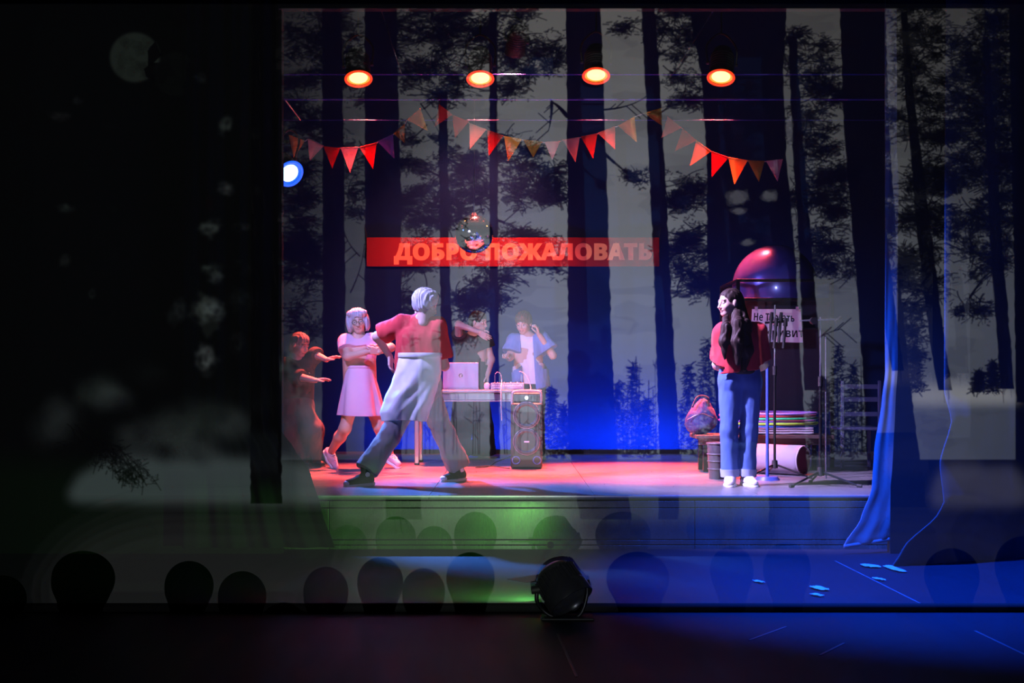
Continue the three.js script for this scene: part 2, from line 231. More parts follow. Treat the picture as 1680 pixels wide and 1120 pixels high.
{
  const g = thing('projection_screen', 'sheer grey gauze across the stage front showing a projected forest of dark pines', 'screen', V(0, 0, -D_GAUZE));
  const gauze = mat(0.8, 0.8, 0.8, 1, { transparent: true, opacity: 0.2, specularIntensity: 0 });
  part('gauze', new THREE.PlaneGeometry(9, 4.56).translate(0, 2.32, 0), gauze, g);
  part('hem_pipe', rod(V(-4.5, 0.024, 0), V(4.5, 0.024, 0), 0.024, 0.024, 16), MT.drape, g, 'black weighted hem along the floor');
  part('top_batten', rod(V(-4.5, 4.62, 0), V(4.5, 4.62, 0), 0.03, 0.03, 12), MT.blackMetal, g);
  // projector: lamp house on a stand with a slide carrier before it
  const p = thing('slide_projector', 'projector on a stand among the audience that throws the forest picture', 'projector', V(0, -0.85, PROJ.z));
  const k = 0.3 / THROW, xw = 1800 * D_GAUZE / F * k, yt = EYE + 632 * D_GAUZE / F, yb = EYE - 388 * D_GAUZE / F;
  const st = PROJ.y + (yt - PROJ.y) * k + 0.85, sb = PROJ.y + (yb - PROJ.y) * k + 0.85, hh = st - sb, cy = (st + sb) / 2, ly = PROJ.y + 0.85;
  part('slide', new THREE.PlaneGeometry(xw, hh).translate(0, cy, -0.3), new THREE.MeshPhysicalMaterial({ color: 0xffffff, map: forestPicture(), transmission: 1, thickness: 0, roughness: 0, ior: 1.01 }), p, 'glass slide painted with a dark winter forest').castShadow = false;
  const bar = (w, h, x, y) => box(w, h, 0.012, x, y, -0.3);
  part('slide_carrier', merge([bar(0.2, hh + 0.4, -xw / 2 - 0.1, cy), bar(0.2, hh + 0.4, xw / 2 + 0.1, cy), bar(xw, 0.2, 0, st + 0.1), bar(xw, 0.2, 0, sb - 0.1)]), MT.black, p);
  part('lamp_house', merge([box(0.3, 0.02, 0.36, 0, ly - 0.12, 0.04), box(0.3, 0.02, 0.36, 0, ly + 0.14, 0.04), box(0.02, 0.26, 0.36, -0.14, ly + 0.01, 0.04), box(0.02, 0.26, 0.36, 0.14, ly + 0.01, 0.04), box(0.3, 0.26, 0.02, 0, ly + 0.01, 0.22), box(0.02, 0.02, 0.34, -0.13, ly - 0.12, -0.14), box(0.02, 0.02, 0.34, 0.13, ly - 0.12, -0.14)]), MT.blackMetal, p);
  part('bulb', new THREE.SphereGeometry(0.012, 12, 8).translate(0, ly, 0.02), mat(1, 1, 1, 0.5, { emissive: col(1, 1, 1), emissiveIntensity: 1 }), p);
  for (let i = 0; i < 3; i++) { const a = i * 2.094 + 0.5; part('leg', rod(V(0, ly - 0.12, 0.05), V(Math.cos(a) * 0.45, 0, 0.05 + Math.sin(a) * 0.45), 0.014), MT.blackMetal, p); }
  spot(p, 'projector_beam', V(0, ly, 0), V(0, ly + (yt + yb) / 2 - PROJ.y, -THROW), col(1, 1, 1), POWER.projector, 21, 0.05, 0.004);
}

// ---------- draped stage curtains ----------
{
  const folds = (u, v, n, a) => a * (Math.sin(u * n * 6.283 + 1.5 * noise(u * 3, v * 2, 1)) + 0.4 * Math.sin(u * n * 13.1 + v * 2)) ;
  // right: gathered high up, its hem pulled out to the left
  const L = [[0, 1452], [610, 1452], [660, 1446], [740, 1434], [800, 1430], [850, 1412], [895, 1384]], Q = [[0, 1500], [650, 1500], [760, 1502], [830, 1510], [895, 1512]];
  const g = tag(new THREE.Group(), 'blue lit black curtain gathered at the right, its hem pulled to the left', 'curtain'); g.name = numbered('stage_curtain'); scene.add(g);
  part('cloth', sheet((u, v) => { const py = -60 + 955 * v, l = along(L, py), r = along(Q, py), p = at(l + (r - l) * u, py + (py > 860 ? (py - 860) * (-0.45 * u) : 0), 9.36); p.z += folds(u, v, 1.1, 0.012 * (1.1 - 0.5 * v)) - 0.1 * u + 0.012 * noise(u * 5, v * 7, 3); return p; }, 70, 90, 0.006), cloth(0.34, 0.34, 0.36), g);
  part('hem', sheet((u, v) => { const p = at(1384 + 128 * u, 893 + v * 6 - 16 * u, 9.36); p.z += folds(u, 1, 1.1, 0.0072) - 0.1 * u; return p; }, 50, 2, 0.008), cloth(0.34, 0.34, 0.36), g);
  const L2 = [[0, 1552], [640, 1548], [690, 1560], [760, 1541], [825, 1548], [840, 1540], [900, 1480], [938, 1458]];
  const g2 = tag(new THREE.Group(), 'dark outer curtain at the far right with a blue lit edge', 'curtain'); g2.name = numbered('stage_curtain'); scene.add(g2);
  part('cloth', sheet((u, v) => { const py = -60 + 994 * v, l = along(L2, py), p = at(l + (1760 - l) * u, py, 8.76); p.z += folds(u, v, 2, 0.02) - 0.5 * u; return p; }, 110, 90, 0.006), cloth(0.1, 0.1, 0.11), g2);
  const L3 = [[0, 300], [934, 300]], Q3 = [[0, 458], [700, 459], [740, 485], [770, 508], [840, 528], [900, 549]];
  const g3 = tag(new THREE.Group(), 'unlit black curtain along the left side of the stage', 'curtain'); g3.name = numbered('stage_curtain'); scene.add(g3);
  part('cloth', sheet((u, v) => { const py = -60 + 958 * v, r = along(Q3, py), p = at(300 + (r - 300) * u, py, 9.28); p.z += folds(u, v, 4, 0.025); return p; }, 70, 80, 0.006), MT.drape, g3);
}

// ---------- overhead rig ----------
const pipeLightTint = mat(0.06, 0.07, 0.5, 0.4, { metalness: 0.3 });  // steel pipes; the blue light on them is put into this colour
const rigPipe = (py, d, label, r = 0.024) => { const y = at(0, py, d).y; return solo('rigging_pipe', rod(V(-7, y, -d), V(7, y, -d), r, r, 12), pipeLightTint, label, 'pipe'); };
rigPipe(122, 14.1, 'pipe coloured as if lit blue, right behind the four red stage lamps', 0.008);
rigPipe(163, 13.3, 'pipe coloured as if lit blue, just below the red lamps that the bunting is tied to', 0.011);
rigPipe(15, 13.92, 'topmost pipe, coloured as if lit blue, under the black top border', 0.014);
rigPipe(197, 13.5, 'thinnest rod, coloured as if lit blue, right behind the bunting', 0.004);
solo('stay_cable', rod(at(625, 15, 13.93), at(659, 122, 14.1), 0.006), MT.steel, 'slanting steel cable left of the second red lamp', 'cable');
solo('stay_cable', rod(at(1172, 15, 13.93), at(1104, 122, 14.1), 0.006), MT.steel, 'slanting steel cable left of the rightmost red lamp', 'cable');
solo('stay_cable', rod(at(467, 163, 13.3), at(493, 197, 13.5), 0.007), MT.steel, 'short slanting steel cable above the blue lamp', 'cable');

const lampHot = mat(0, 0, 0, 0.4, { emissive: col(5.5, 2.6, 0.7), emissiveIntensity: 1 }), lampHaloRim = mat(0.3, 0.02, 0.01, 0.4, { emissive: col(1.3, 0.07, 0.01), emissiveIntensity: 1 });
function canLamp(name, label, pos, target, R, hot, rim, light, hang, edge) {   // a can with a lens at its mouth, a yoke and a hook
  const g = thing(name, label, 'stage light', pos), dir = target.clone().sub(pos).normalize(), o = V(0, 0, 0), q = new THREE.Quaternion().setFromUnitVectors(V(0, -1, 0), dir);
  const turn = (geo) => geo.applyQuaternion(q);
  const prof = [[R * 0.4, R * 2.9], [R * 0.72, R * 2.7], [R * 1.02, R * 2.0], [R * 1.06, 0.02], [R * 1.14, 0.0], [R * 1.14, -0.035], [R * 1.05, -0.035], [R * 1.02, 0.012], [0.001, 0.02]].map((p) => new THREE.Vector2(...p));
  part('housing', turn(new THREE.LatheGeometry(prof, 40)), MT.black, g);
  part('lens', turn(new THREE.SphereGeometry(R * 1.7, 32, 12, 0, 6.2832, 0, Math.asin(0.8 / 1.7)).scale(1, -1, 1).scale(-1, 1, 1).translate(0, R * 1.38, 0)), hot, g);
  if (rim) { part('halo_ring', turn(new THREE.RingGeometry(R * 0.79, R * 1.06, 48, 1).rotateX(Math.PI / 2).translate(0, -0.012, 0)), edge ?? rim, g); part('halo_rim', turn(new THREE.TorusGeometry(R * 1.1, R * 0.12, 12, 48).rotateX(Math.PI / 2).scale(1, 0.7, 1).translate(0, -0.03, 0)), rim, g); }  // glowing rings that stand in for the halo around the lens
  for (let i = 0; i < 6; i++) part('cooling_rib', turn(new THREE.TorusGeometry(R * 1.03, 0.006, 6, 32).rotateX(Math.PI / 2).translate(0, R * (0.6 + i * 0.25), 0)), MT.black, g);
  const side = V(1, 0, 0).applyQuaternion(q).multiplyScalar(R * 1.25), mid = V(0, R * 1.2, 0).applyQuaternion(q), top = V(0, R * 3.6, 0.02);
  part('yoke', tube([mid.clone().add(side), mid.clone().add(side).lerp(top.clone().add(side), 0.6), top, mid.clone().sub(side).lerp(top.clone().sub(side), 0.6), mid.clone().sub(side)], 0.011, 40, 8), MT.blackMetal, g);
  for (const s of [1, -1]) part('clamp_knob', new THREE.CylinderGeometry(0.022, 0.022, 0.03, 12).rotateZ(Math.PI / 2).applyQuaternion(q).translate(...mid.clone().addScaledVector(side, s).toArray()), MT.black, g);
  if (hang) part('hanger', rod(top.clone().add(V(0, -0.01, 0)), V(top.x, hang - pos.y, top.z), 0.009), MT.blackMetal, g);
  light?.(g, dir, R);
  return g;
}
const lampHaloRing = mat(0.3, 0.02, 0.01, 0.4, { emissive: col(3.2, 0.55, 0.06), emissiveIntensity: 1 });
const rigLamps = [[588, 126, 'leftmost of the four glowing red stage lamps on the pipe', 0.10, 0], [788, 126, 'second glowing red stage lamp from the left, above the red welcome banner', 0.02, 1], [978, 121, 'third glowing red stage lamp from the left', -0.03, 2], [1183, 124, 'rightmost glowing red stage lamp on the pipe', -0.13, 3]];
for (const [px, py, label, lean, i] of rigLamps) {
  const p = at(px, py, 13.9), aim = V(p.x + [0.55, 0.1, 0.1, -0.75][i], STAGE, -[12.2, 12.2, 12.3, 12.3][i]);
  const face = V(p.x + lean * 3, p.y - 3, p.z + 1.25);
  canLamp('stage_lamp', label, p, face, 0.125, lampHot, lampHaloRim, (g, dir, R) => spot(g, 'red_beam', dir.clone().multiplyScalar(0.03), aim.clone().sub(p), col(1, 0.075, 0.05), POWER.red, 19.5, 0.7, 5), 5.32, lampHaloRing);
}
{
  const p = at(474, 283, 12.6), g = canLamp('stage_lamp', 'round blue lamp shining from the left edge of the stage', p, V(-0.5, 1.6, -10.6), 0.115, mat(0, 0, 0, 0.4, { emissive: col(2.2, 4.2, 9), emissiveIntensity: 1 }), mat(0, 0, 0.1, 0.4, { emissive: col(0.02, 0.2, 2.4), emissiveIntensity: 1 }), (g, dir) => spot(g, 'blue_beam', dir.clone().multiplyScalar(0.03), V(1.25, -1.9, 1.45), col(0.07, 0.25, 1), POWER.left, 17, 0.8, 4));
  part('boom', tube([V(0, 0.3, 0.02), V(-0.12, 0.32, -0.05), V(-0.3, 0.3, -0.1), V(-0.32, 0, -0.1), V(-0.32, STAGE - p.y, -0.1)], 0.018, 60, 8), MT.blackMetal, g);
}
canLamp('stage_lamp', 'dark lamp with an added red beam, hanging between the second and third red lamps', at(845, 84, 13.9), at(800, 410, 15.4), 0.1, mat(0.5, 0.1, 0.1, 0.3, { emissive: col(0.5, 0.02, 0.01), emissiveIntensity: 1 }), null, (g, dir) => spot(g, 'banner_beam', dir.clone().multiplyScalar(0.04), at(770, 410, 15.5).sub(at(845, 84, 13.9)), col(1, 0.16, 0.11), POWER.banner / 3, 33, 0.95, 3), 5.32);  // red beam added to a dark fixture to light the banner
// lamps outside the picture whose light the photograph shows
{
  const lamp = (label, pos, aim, c, glow, name, power, half, pen) => canLamp('stage_lamp', label, pos, aim, 0.1, mat(0, 0, 0, 0.4, { emissive: glow, emissiveIntensity: 1 }), null, (g, dir) => spot(g, name, dir.clone().multiplyScalar(0.03), aim.clone().sub(pos), c, power, half, pen, 4), 6.5);
  lamp('pale violet spotlight behind the top of the portal, above the picture', V(-1.2, 4.5, -9.75), V(1.62, 1.0, -10.75), col(0.6, 0.46, 1), col(2, 2, 3), 'pale_beam', POWER.pool, 18, 0.5);
  lamp('cold white spotlight in the left wing, hidden by the portal', V(-2.4, 3.6, -9.65), V(-0.3, 1.5, -12.0), col(0.4, 0.36, 1), col(2, 2, 3), 'wing_beam', POWER.wing, 33, 0.95);
  lamp('blue floodlight above the gauze, outside the picture', V(1.0, 4.7, -7.7), V(2.6, 0.0, -8.1), col(0.004, 0.075, 1), col(0.1, 0.4, 3), 'blue_flood', POWER.frontBlue, 30, 0.95);
}
// a green floor lamp with an added visor, just behind the gauze and hidden by the spotlight before it
{
  const p = V((901 - 840) * 7.3 / F, 0.11, -7.3), aim = V(-1.9, 0.1, -9.6), dir = aim.clone().sub(p).normalize();
  const g = canLamp('floor_lamp', 'small green floor lamp with an added visor, hidden behind the black spotlight at the gauze', p, aim, 0.036, mat(0, 0, 0, 0.4, { emissive: col(0.3, 2, 0.2), emissiveIntensity: 1 }), null, (h, dd) => spot(h, 'green_beam', dd.clone().multiplyScalar(0.03), aim.clone().sub(p), col(0.2, 1, 0.1), POWER.green, 52, 0.6, 0.3));
  g.children.filter((c) => c.name === 'yoke').forEach((c) => g.remove(c));
  const q = new THREE.Quaternion().setFromUnitVectors(V(0, 0, 1), dir.clone().setY(0).normalize());
  part('visor', box(0.3, 0.004, 0.16, 0, 0.024, 0.11).applyQuaternion(q), MT.black, g);  // added shield that keeps the green light off the stage above
  part('base', box(0.12, 0.02, 0.12, 0, -0.1, 0), MT.black, g); part('stem', rod(V(0, -0.1, 0), V(0, -0.02, 0), 0.012), MT.black, g);
}
// low light bars along the foot of the back cloth
for (const [px, label] of [[704, 'left low black light bar washing the back cloth blue'], [880, 'middle low black light bar washing the back cloth blue'], [1056, 'right low black light bar washing the back cloth blue']]) {
  const d = 15.2, p = at(px, 0, d).setY(STAGE), g = thing('light_bar', label, 'light bar', p), w = 1.27;
  part('housing', merge([box(w, 0.02, 0.1, 0, 0.01, 0), box(w, 0.05, 0.015, 0, 0.025, 0.045), box(0.012, 0.05, 0.1, -w / 2 + 0.006, 0.025, 0), box(0.012, 0.05, 0.1, w / 2 - 0.006, 0.025, 0)]), MT.black, g);
  part('lit_strip', box(w - 0.03, 0.01, 0.05, 0, 0.03, -0.005), mat(0, 0, 0, 0.5, { emissive: col(0.02, 0.15, 1.5), emissiveIntensity: 1 }), g);
  const l = new THREE.RectAreaLight(col(0.012, 0.1, 1), POWER.wall * (px > 1000 ? 1.7 : 1), w - 0.04, 0.05); l.name = 'wall_wash'; l.position.set(0, 0.045, -0.005); g.add(l); l.lookAt(p.x, STAGE + 0.55, p.z - 0.6);
}

// ---------- mirror ball ----------
{
  const c = at(778, 384, 13.3), R = 0.198, g = thing('mirror_ball', 'hanging mirror ball covered in small mirror tiles', 'mirror ball', c), tiles = [], n = 40, R1 = rng(3);
  part('core', new THREE.SphereGeometry(R - 0.002, 48, 32), mat(0.3, 0.3, 0.32, 0.3, { metalness: 1 }), g);
  for (let j = 0; j < n; j++) { const t = (j + 0.5) / n * Math.PI, m = Math.max(4, Math.round(2 * n * Math.sin(t))), w = Math.PI * R / n * 0.94; for (let i = 0; i < m; i++) { const p = i / m * 6.2832, d = V(Math.sin(t) * Math.cos(p), Math.cos(t), Math.sin(t) * Math.sin(p)); tiles.push(aimed(new THREE.PlaneGeometry(w, w).rotateZ(0), d.clone().multiplyScalar(R), d.clone().multiplyScalar(2).add(V((R1() - 0.5) * 0.01, (R1() - 0.5) * 0.01, (R1() - 0.5) * 0.01)))); } }
  const m = part('mirror_tiles', mergeGeometries(tiles), mat(0.82, 0.84, 0.88, 0.06, { metalness: 1 }), g); m.userData.kind = 'stuff';
  part('cap', new THREE.CylinderGeometry(0.018, 0.03, 0.03, 16).translate(0, R + 0.01, 0), MT.steel, g);
  part('wire', rod(V(0, R, 0), V(0, at(778, 163, 13.3).y - c.y, 0), 0.0025), MT.steel, g);
}

// ---------- bunting ----------
{
  const PAL = { p: [0.95, 0.74, 0.6], r: [0.62, 0.03, 0.04], w: [0.75, 0.55, 0.62], b: [0.12, 0.06, 0.4], o: [0.95, 0.62, 0.12], y: [0.4, 0.3, 0.05], s: [0.8, 0.25, 0.22] }, flagMats = {};
  for (const k in PAL) flagMats[k] = cloth(...PAL[k], { side: THREE.DoubleSide, transmission: 0.45, thickness: 0, roughness: 1 });
  const D = 13.22;
  const strings = [
    ['left string of triangular flags, dim beside the blue lamp', [[474, 222, 500, 232, 482, 258, 'o'], [505, 228, 531, 240, 508, 263, 'p'], [531, 241, 558, 244, 545, 276, 'r'], [559, 243, 588, 242, 574, 283, 'w'], [590, 242, 618, 235, 612, 277, 'r'], [620, 233, 645, 221, 647, 260, 'b'], [646, 220, 664, 204, 664, 234, 'y'], [668, 197, 690, 178, 702, 215, 'o']]],
    ['middle string of triangular flags in peach, red and orange above the mirror ball', [[720, 172, 742, 188, 713, 208, 'r'], [742, 189, 769, 200, 746, 226, 's'], [770, 203, 798, 213, 771, 244, 'p'], [799, 214, 826, 223, 802, 255, 'r'], [827, 224, 856, 229, 834, 264, 'o'], [859, 230, 889, 233, 875, 258, 'y'], [894, 234, 919, 232, 906, 262, 'w'], [923, 230, 951, 226, 944, 266, 'p'], [953, 225, 980, 220, 973, 260, 'r'], [981, 219, 1009, 208, 1009, 245, 's'], [1014, 207, 1041, 192, 1045, 233, 'o'], [1057, 186, 1085, 178, 1086, 206, 'y']]],
    ['right string of triangular flags in red and orange running down to the right', [[1095, 192, 1118, 210, 1085, 226, 's'], [1120, 211, 1142, 231, 1107, 248, 'r'], [1142, 231, 1166, 249, 1132, 272, 'o'], [1167, 249, 1195, 259, 1168, 290, 'r'], [1195, 259, 1226, 264, 1205, 302, 'o'], [1227, 264, 1254, 265, 1245, 298, 'y'], [1257, 265, 1284, 262, 1276, 297, 'w']]]];
  for (const [label, flags] of strings) {
    const o = at(flags[0][0], flags[0][1], D), g = thing('bunting', label, 'bunting', o), L = (x, y) => at(x, y, D).sub(o);
    part('string', tube(flags.flatMap((f) => [L(f[0], f[1]), L(f[2], f[3])]), 0.004, 90, 6), MT.white, g);
    const ties = { left: [[474, 222], [690, 178]], middle: [[720, 172], [1085, 178]], right: [[1095, 192], [1284, 262]] }[label.split(' ')[0]];
    for (const [tx, ty] of ties) part('tie', rod(L(tx, ty), at(tx + (tx === 474 ? -30 : tx === 1284 ? 60 : tx === 1095 ? -16 : 4), 163, 13.3).sub(o), 0.002, 0.002, 6), MT.rubber, g);
    flags.forEach((f, k) => {
      const a = L(f[0], f[1]), b = L(f[2], f[3]), t = L(f[4], f[5]), R1 = rng(k + 50);
      const sway = (R1() - 0.5) * 0.04; a.z += 0.0; t.z += sway;
      part('flag', sheet((u, v) => { const w = 0.02 + 0.98 * (1 - v), p = a.clone().lerp(b, 0.5).lerp(t, v).addScaledVector(b.clone().sub(a), (u - 0.5) * w); p.z += 0.008 * Math.sin(u * 5 + k) * Math.sin(v * 3.1) + 0.006; return p; }, 8, 8, 0.0015), flagMats[f[6]], g);
      part('fold', rod(a.clone().add(V(0, 0.002, 0.004)), b.clone().add(V(0, 0.002, 0.004)), 0.006, 0.006, 6), flagMats[f[6]], g);
    });
  }
}

// ---------- red welcome banner on the back cloth ----------
function printed(w, h, draw) { const c = document.createElement('canvas'); c.width = w; c.height = h; draw(c.getContext('2d'), w, h); const t = new THREE.CanvasTexture(c); t.colorSpace = THREE.SRGBColorSpace; t.magFilter = THREE.LinearFilter; return t; }
{
  const a = at(598, 386, D_BACK - 0.05), b = at(1085, 434, D_BACK - 0.05), w = b.x - a.x, h = a.y - b.y, g = thing('welcome_banner', 'long red banner with pale block letters on the back cloth', 'banner', V((a.x + b.x) / 2, (a.y + b.y) / 2, -D_BACK - 0.182));
  const t = printed(2000, 200, (x, W, H) => { x.fillStyle = '#8e101c'; x.fillRect(0, 0, W, H); x.fillStyle = '#ff9a62'; x.font = 'bold 150px sans-serif'; x.textBaseline = 'middle'; x.textAlign = 'left'; const s = 'ДОБРО ПОЖАЛОВАТЬ'; x.save(); x.translate(190, 100); const m = x.measureText(s).width; x.scale(1760 / m, 1); x.fillText(s, 0, 0); x.lineWidth = 9; x.strokeStyle = '#ff9a62'; x.strokeText(s, 0, 0); x.restore(); });
  part('cloth', sheet((u, v) => V((u - 0.5) * w, (0.5 - v) * h, 0.006 * Math.sin(u * 22)), 60, 4, 0.004), mat(1, 1, 1, 0.85, { map: t }), g).geometry.attributes.uv.array.forEach((x, i, arr) => { if (i % 2) arr[i] = 1 - x; });
  part('cord', rod(V(-w / 2, h / 2, 0), V(-w / 2 - 0.02, h / 2 + 0.12, -0.012), 0.004), MT.rubber, g); part('cord', rod(V(w / 2, h / 2, 0), V(w / 2 + 0.02, h / 2 + 0.12, -0.012), 0.004), MT.rubber, g);
}

// ---------- table with its things ----------
const TD = 13.1, TOP = at(0, 639.5, TD).y;
{
  const x0 = at(672, 0, TD).x, x1 = at(889, 0, TD).x, w = x1 - x0, g = thing('table', 'long folding table with a pale top carrying the laptop and the mixer', 'table', V((x0 + x1) / 2, STAGE, -TD - 0.32)), h = TOP - STAGE;
  const pale = mat(0.24, 0.25, 0.3, 0.35);
  part('tabletop', box(w, 0.028, 0.64, 0, h - 0.014, 0, 0.008), pale, g);
  part('apron_rail', box(w - 0.04, 0.075, 0.02, 0, h - 0.066, 0.28, 0.004), mat(0.09, 0.1, 0.14, 0.3), g); part('apron_rail', box(w - 0.04, 0.075, 0.02, 0, h - 0.066, -0.28, 0.004), mat(0.09, 0.1, 0.14, 0.3), g);
  part('lower_rail', box(w - 0.04, 0.014, 0.02, 0, h - 0.112, 0.285, 0.003), pale, g);
  for (const sx of [-1, 1]) for (const sz of [-1, 1]) { const l = part('leg', box(0.045, h - 0.03, 0.045, sx * (w / 2 - 0.07), (h - 0.03) / 2, sz * 0.26, 0.008), MT.steel, g); part('foot_cap', box(0.05, 0.02, 0.05, sx * (w / 2 - 0.07), 0.01, sz * 0.26, 0.005), MT.rubber, l); }
}
{
  const d = TD + 0.22, a = at(727, 597, d), b = at(785, 639, d), w = b.x - a.x, h = a.y - TOP, g = thing('laptop', 'silver laptop with its open lid turned to us, on the table', 'laptop', V((a.x + b.x) / 2, TOP, -d));
  const silver = mat(0.22, 0.26, 0.42, 0.4, { metalness: 0.1 });
  part('base', box(w, 0.018, 0.25, 0, 0.01, -0.13, 0.006), silver, g);
  const lid = part('lid', box(w, h, 0.01, 0, h / 2, 0, 0.004).rotateX(0.1).translate(0, 0.016, 0), silver, g);
  const logo = printed(128, 128, (x) => { x.fillStyle = '#a2a4ae'; x.fillRect(0, 0, 128, 128); x.fillStyle = '#22232b'; x.beginPath(); x.arc(64, 64, 58, 0, 7); x.fill(); x.fillStyle = '#b8bac4'; x.font = 'italic bold 74px sans-serif'; x.textAlign = 'center'; x.fillText('hp', 64, 84); });
  part('emblem', new THREE.CylinderGeometry(0.024, 0.024, 0.003, 32).rotateX(Math.PI / 2).translate(0, h * 0.5, 0.006).rotateX(0.1).translate(0, 0.016, 0), [silver, mat(1, 1, 1, 0.4, { map: logo }), silver], lid, 'round dark maker emblem');
  part('screen', box(w - 0.02, h - 0.03, 0.001, 0, h / 2, -0.006).rotateX(0.1).translate(0, 0.016, 0), MT.black, g); part('keyboard', box(w - 0.04, 0.003, 0.11, 0, 0.02, -0.12), MT.black, g);
}
{
  const d = TD + 0.1, a = at(805, 626, d), b = at(860, 639, d), w = b.x - a.x, g = thing('audio_mixer', 'small pale sound mixer with white cables on the right half of the table', 'mixer', V((a.x + b.x) / 2, TOP, -d - 0.1));
  const t = printed(512, 128, (x) => { x.fillStyle = '#8f95a4'; x.fillRect(0, 0, 512, 128); x.fillStyle = '#eef2fb'; x.font = 'bold 58px sans-serif'; x.fillText('Soundcraft', 180, 62); x.fillStyle = '#d8dce8'; for (let i = 0; i < 5; i++) x.fillRect(20 + i * 30, 30, 16, 20); x.fillRect(40, 86, 100, 8); x.fillRect(300, 90, 170, 6); x.fillStyle = '#3c404e'; x.fillRect(10, 10, 150, 6); });
  part('case', box(w, 0.07, 0.2, 0, 0.037, 0, 0.006), mat(0.4, 0.42, 0.48, 0.4), g);
  part('back_panel', box(w - 0.01, 0.062, 0.004, 0, 0.037, 0.101), mat(1, 1, 1, 0.4, { map: t }), g);
  for (let i = 0; i < 6; i++) for (let j = 0; j < 2; j++) part('knob', new THREE.CylinderGeometry(0.007, 0.009, 0.014, 10).translate(-w * 0.4 + i * w * 0.16, 0.078, -0.05 + j * 0.06), MT.black, g);
  for (let i = 0; i < 4; i++) part('fader', box(0.01, 0.012, 0.016, -w * 0.3 + i * w * 0.2, 0.078, 0.06), MT.white, g);
  const wc = mat(0.6, 0.62, 0.7, 0.4), o = g.position, Q = (x, y, dz = 0) => at(x, y, d - dz).sub(o);
  part('plug', rod(Q(812, 627), Q(812, 615), 0.006), MT.steel, g); part('plug', rod(Q(855, 626), Q(855, 614), 0.005), MT.steel, g);
  part('cable', tube([Q(812, 614), Q(816, 610), Q(821, 613), Q(823, 622), Q(822, 640, 0.14), Q(822, 662, 0.2), Q(823, 690, 0.2)], 0.004, 40, 6), wc, g, 'white cable looping off the table edge');
  part('cable', tube([Q(852, 609), Q(858, 611), Q(866, 619), Q(870, 632), Q(870.5, 641, 0.12)], 0.004, 40, 6), wc, g, 'white cable arching to the right');
}
solo('joystick_ball', new THREE.LatheGeometry([[0.001, 0], [0.02, 0.002], [0.03, 0.02], [0.034, 0.04], [0.028, 0.062], [0.012, 0.074], [0.001, 0.076]].map((p) => new THREE.Vector2(...p)), 24), mat(0.3, 0.35, 0.55, 0.5), 'small round bluish ball on the table just left of the mixer', 'ball', V(at(799, 0, TD + 0.2).x, TOP, -TD - 0.2)).name = 'small_ball';

// ---------- loudspeaker ----------
{
  const d = 12.55, a = at(838, 641, d), b = at(890, 771, d), w = b.x - a.x, h = a.y - STAGE, D = 0.3, g = thing('loudspeaker', 'tall black loudspeaker with two round woofers in front of the table', 'loudspeaker', V((a.x + b.x) / 2, STAGE, -d - D / 2));
  const body = mat(0.022, 0.022, 0.026, 0.35), cone = mat(0.06, 0.06, 0.07, 0.5), ring = mat(0.2, 0.2, 0.24, 0.2);
  part('cabinet', box(w, h - 0.12, D, 0, (h - 0.12) / 2, 0, 0.025), body, g);
  part('top_block', box(w * 0.94, 0.1, D * 0.6, 0, h - 0.07, -0.06, 0.02), body, g);
  part('handle', tube([V(-w * 0.46, h - 0.14, 0.1), V(-w * 0.44, h - 0.02, 0.12), V(-w * 0.36, h - 0.006, 0.12), V(w * 0.36, h - 0.006, 0.12), V(w * 0.44, h - 0.02, 0.12), V(w * 0.46, h - 0.14, 0.1)], 0.012, 60, 8), mat(0.3, 0.3, 0.33, 0.3), g);
  const knob = part('tweeter', new THREE.CylinderGeometry(0.018, 0.02, 0.02, 20).rotateX(Math.PI / 2).translate(0.0, h - 0.07, 0.04), MT.steel, g);
  for (const y of [h * 0.69, h * 0.35]) {
    const R = w * 0.4, wf = part('woofer', new THREE.LatheGeometry([[R * 1.06, -0.01], [R * 1.06, 0.012], [R, 0.02], [R * 0.93, 0.012], [R * 0.86, 0.018], [R * 0.8, 0.008], [R * 0.34, -0.035], [R * 0.3, -0.03], [0.001, -0.008]].map((p) => new THREE.Vector2(...p)), 48).rotateX(Math.PI / 2).translate(0, y, D / 2), cone, g);
    part('surround', new THREE.TorusGeometry(R * 0.88, R * 0.07, 10, 48).translate(0, y, D / 2 + 0.012), mat(0.07, 0.07, 0.08, 0.45), wf);
    part('rim', new THREE.TorusGeometry(R * 1.03, 0.006, 8, 48).translate(0, y, D / 2 + 0.01), ring, wf);
    part('dust_cap', new THREE.SphereGeometry(R * 0.3, 24, 10, 0, 6.2832, 0, 1.1).rotateX(Math.PI / 2).translate(0, y, D / 2 - 0.045), MT.steel, wf);
  }
  for (const s of [-1, 1]) part('port', new THREE.TorusGeometry(0.036, 0.008, 8, 28).translate(s * w * 0.33, 0.085, D / 2), mat(0.1, 0.15, 0.3, 0.25), g);
  part('badge', box(0.05, 0.014, 0.004, 0, h * 0.35 + 0.0, D / 2 + 0.004), MT.white, g);
  for (const s of [-1, 1]) part('foot', new THREE.CylinderGeometry(0.018, 0.02, 0.012, 12).translate(s * w * 0.36, 0.004, 0.1), MT.rubber, g);
  const o = g.position; part('cable', tube([[838, 748, 13], [815, 757, 12.95], [795, 766, 12.8], [780, 766.5, 12.8], [800, 764, 12.9], [836, 768, 12.6]].map(([x, y, dd]) => { const p = at(x, y, EYE - STAGE > 0 ? (EYE - STAGE - 0.006) * F / (y - HORIZON) : dd); return p.sub(o); }), 0.004, 50, 6), MT.rubber, g);
}

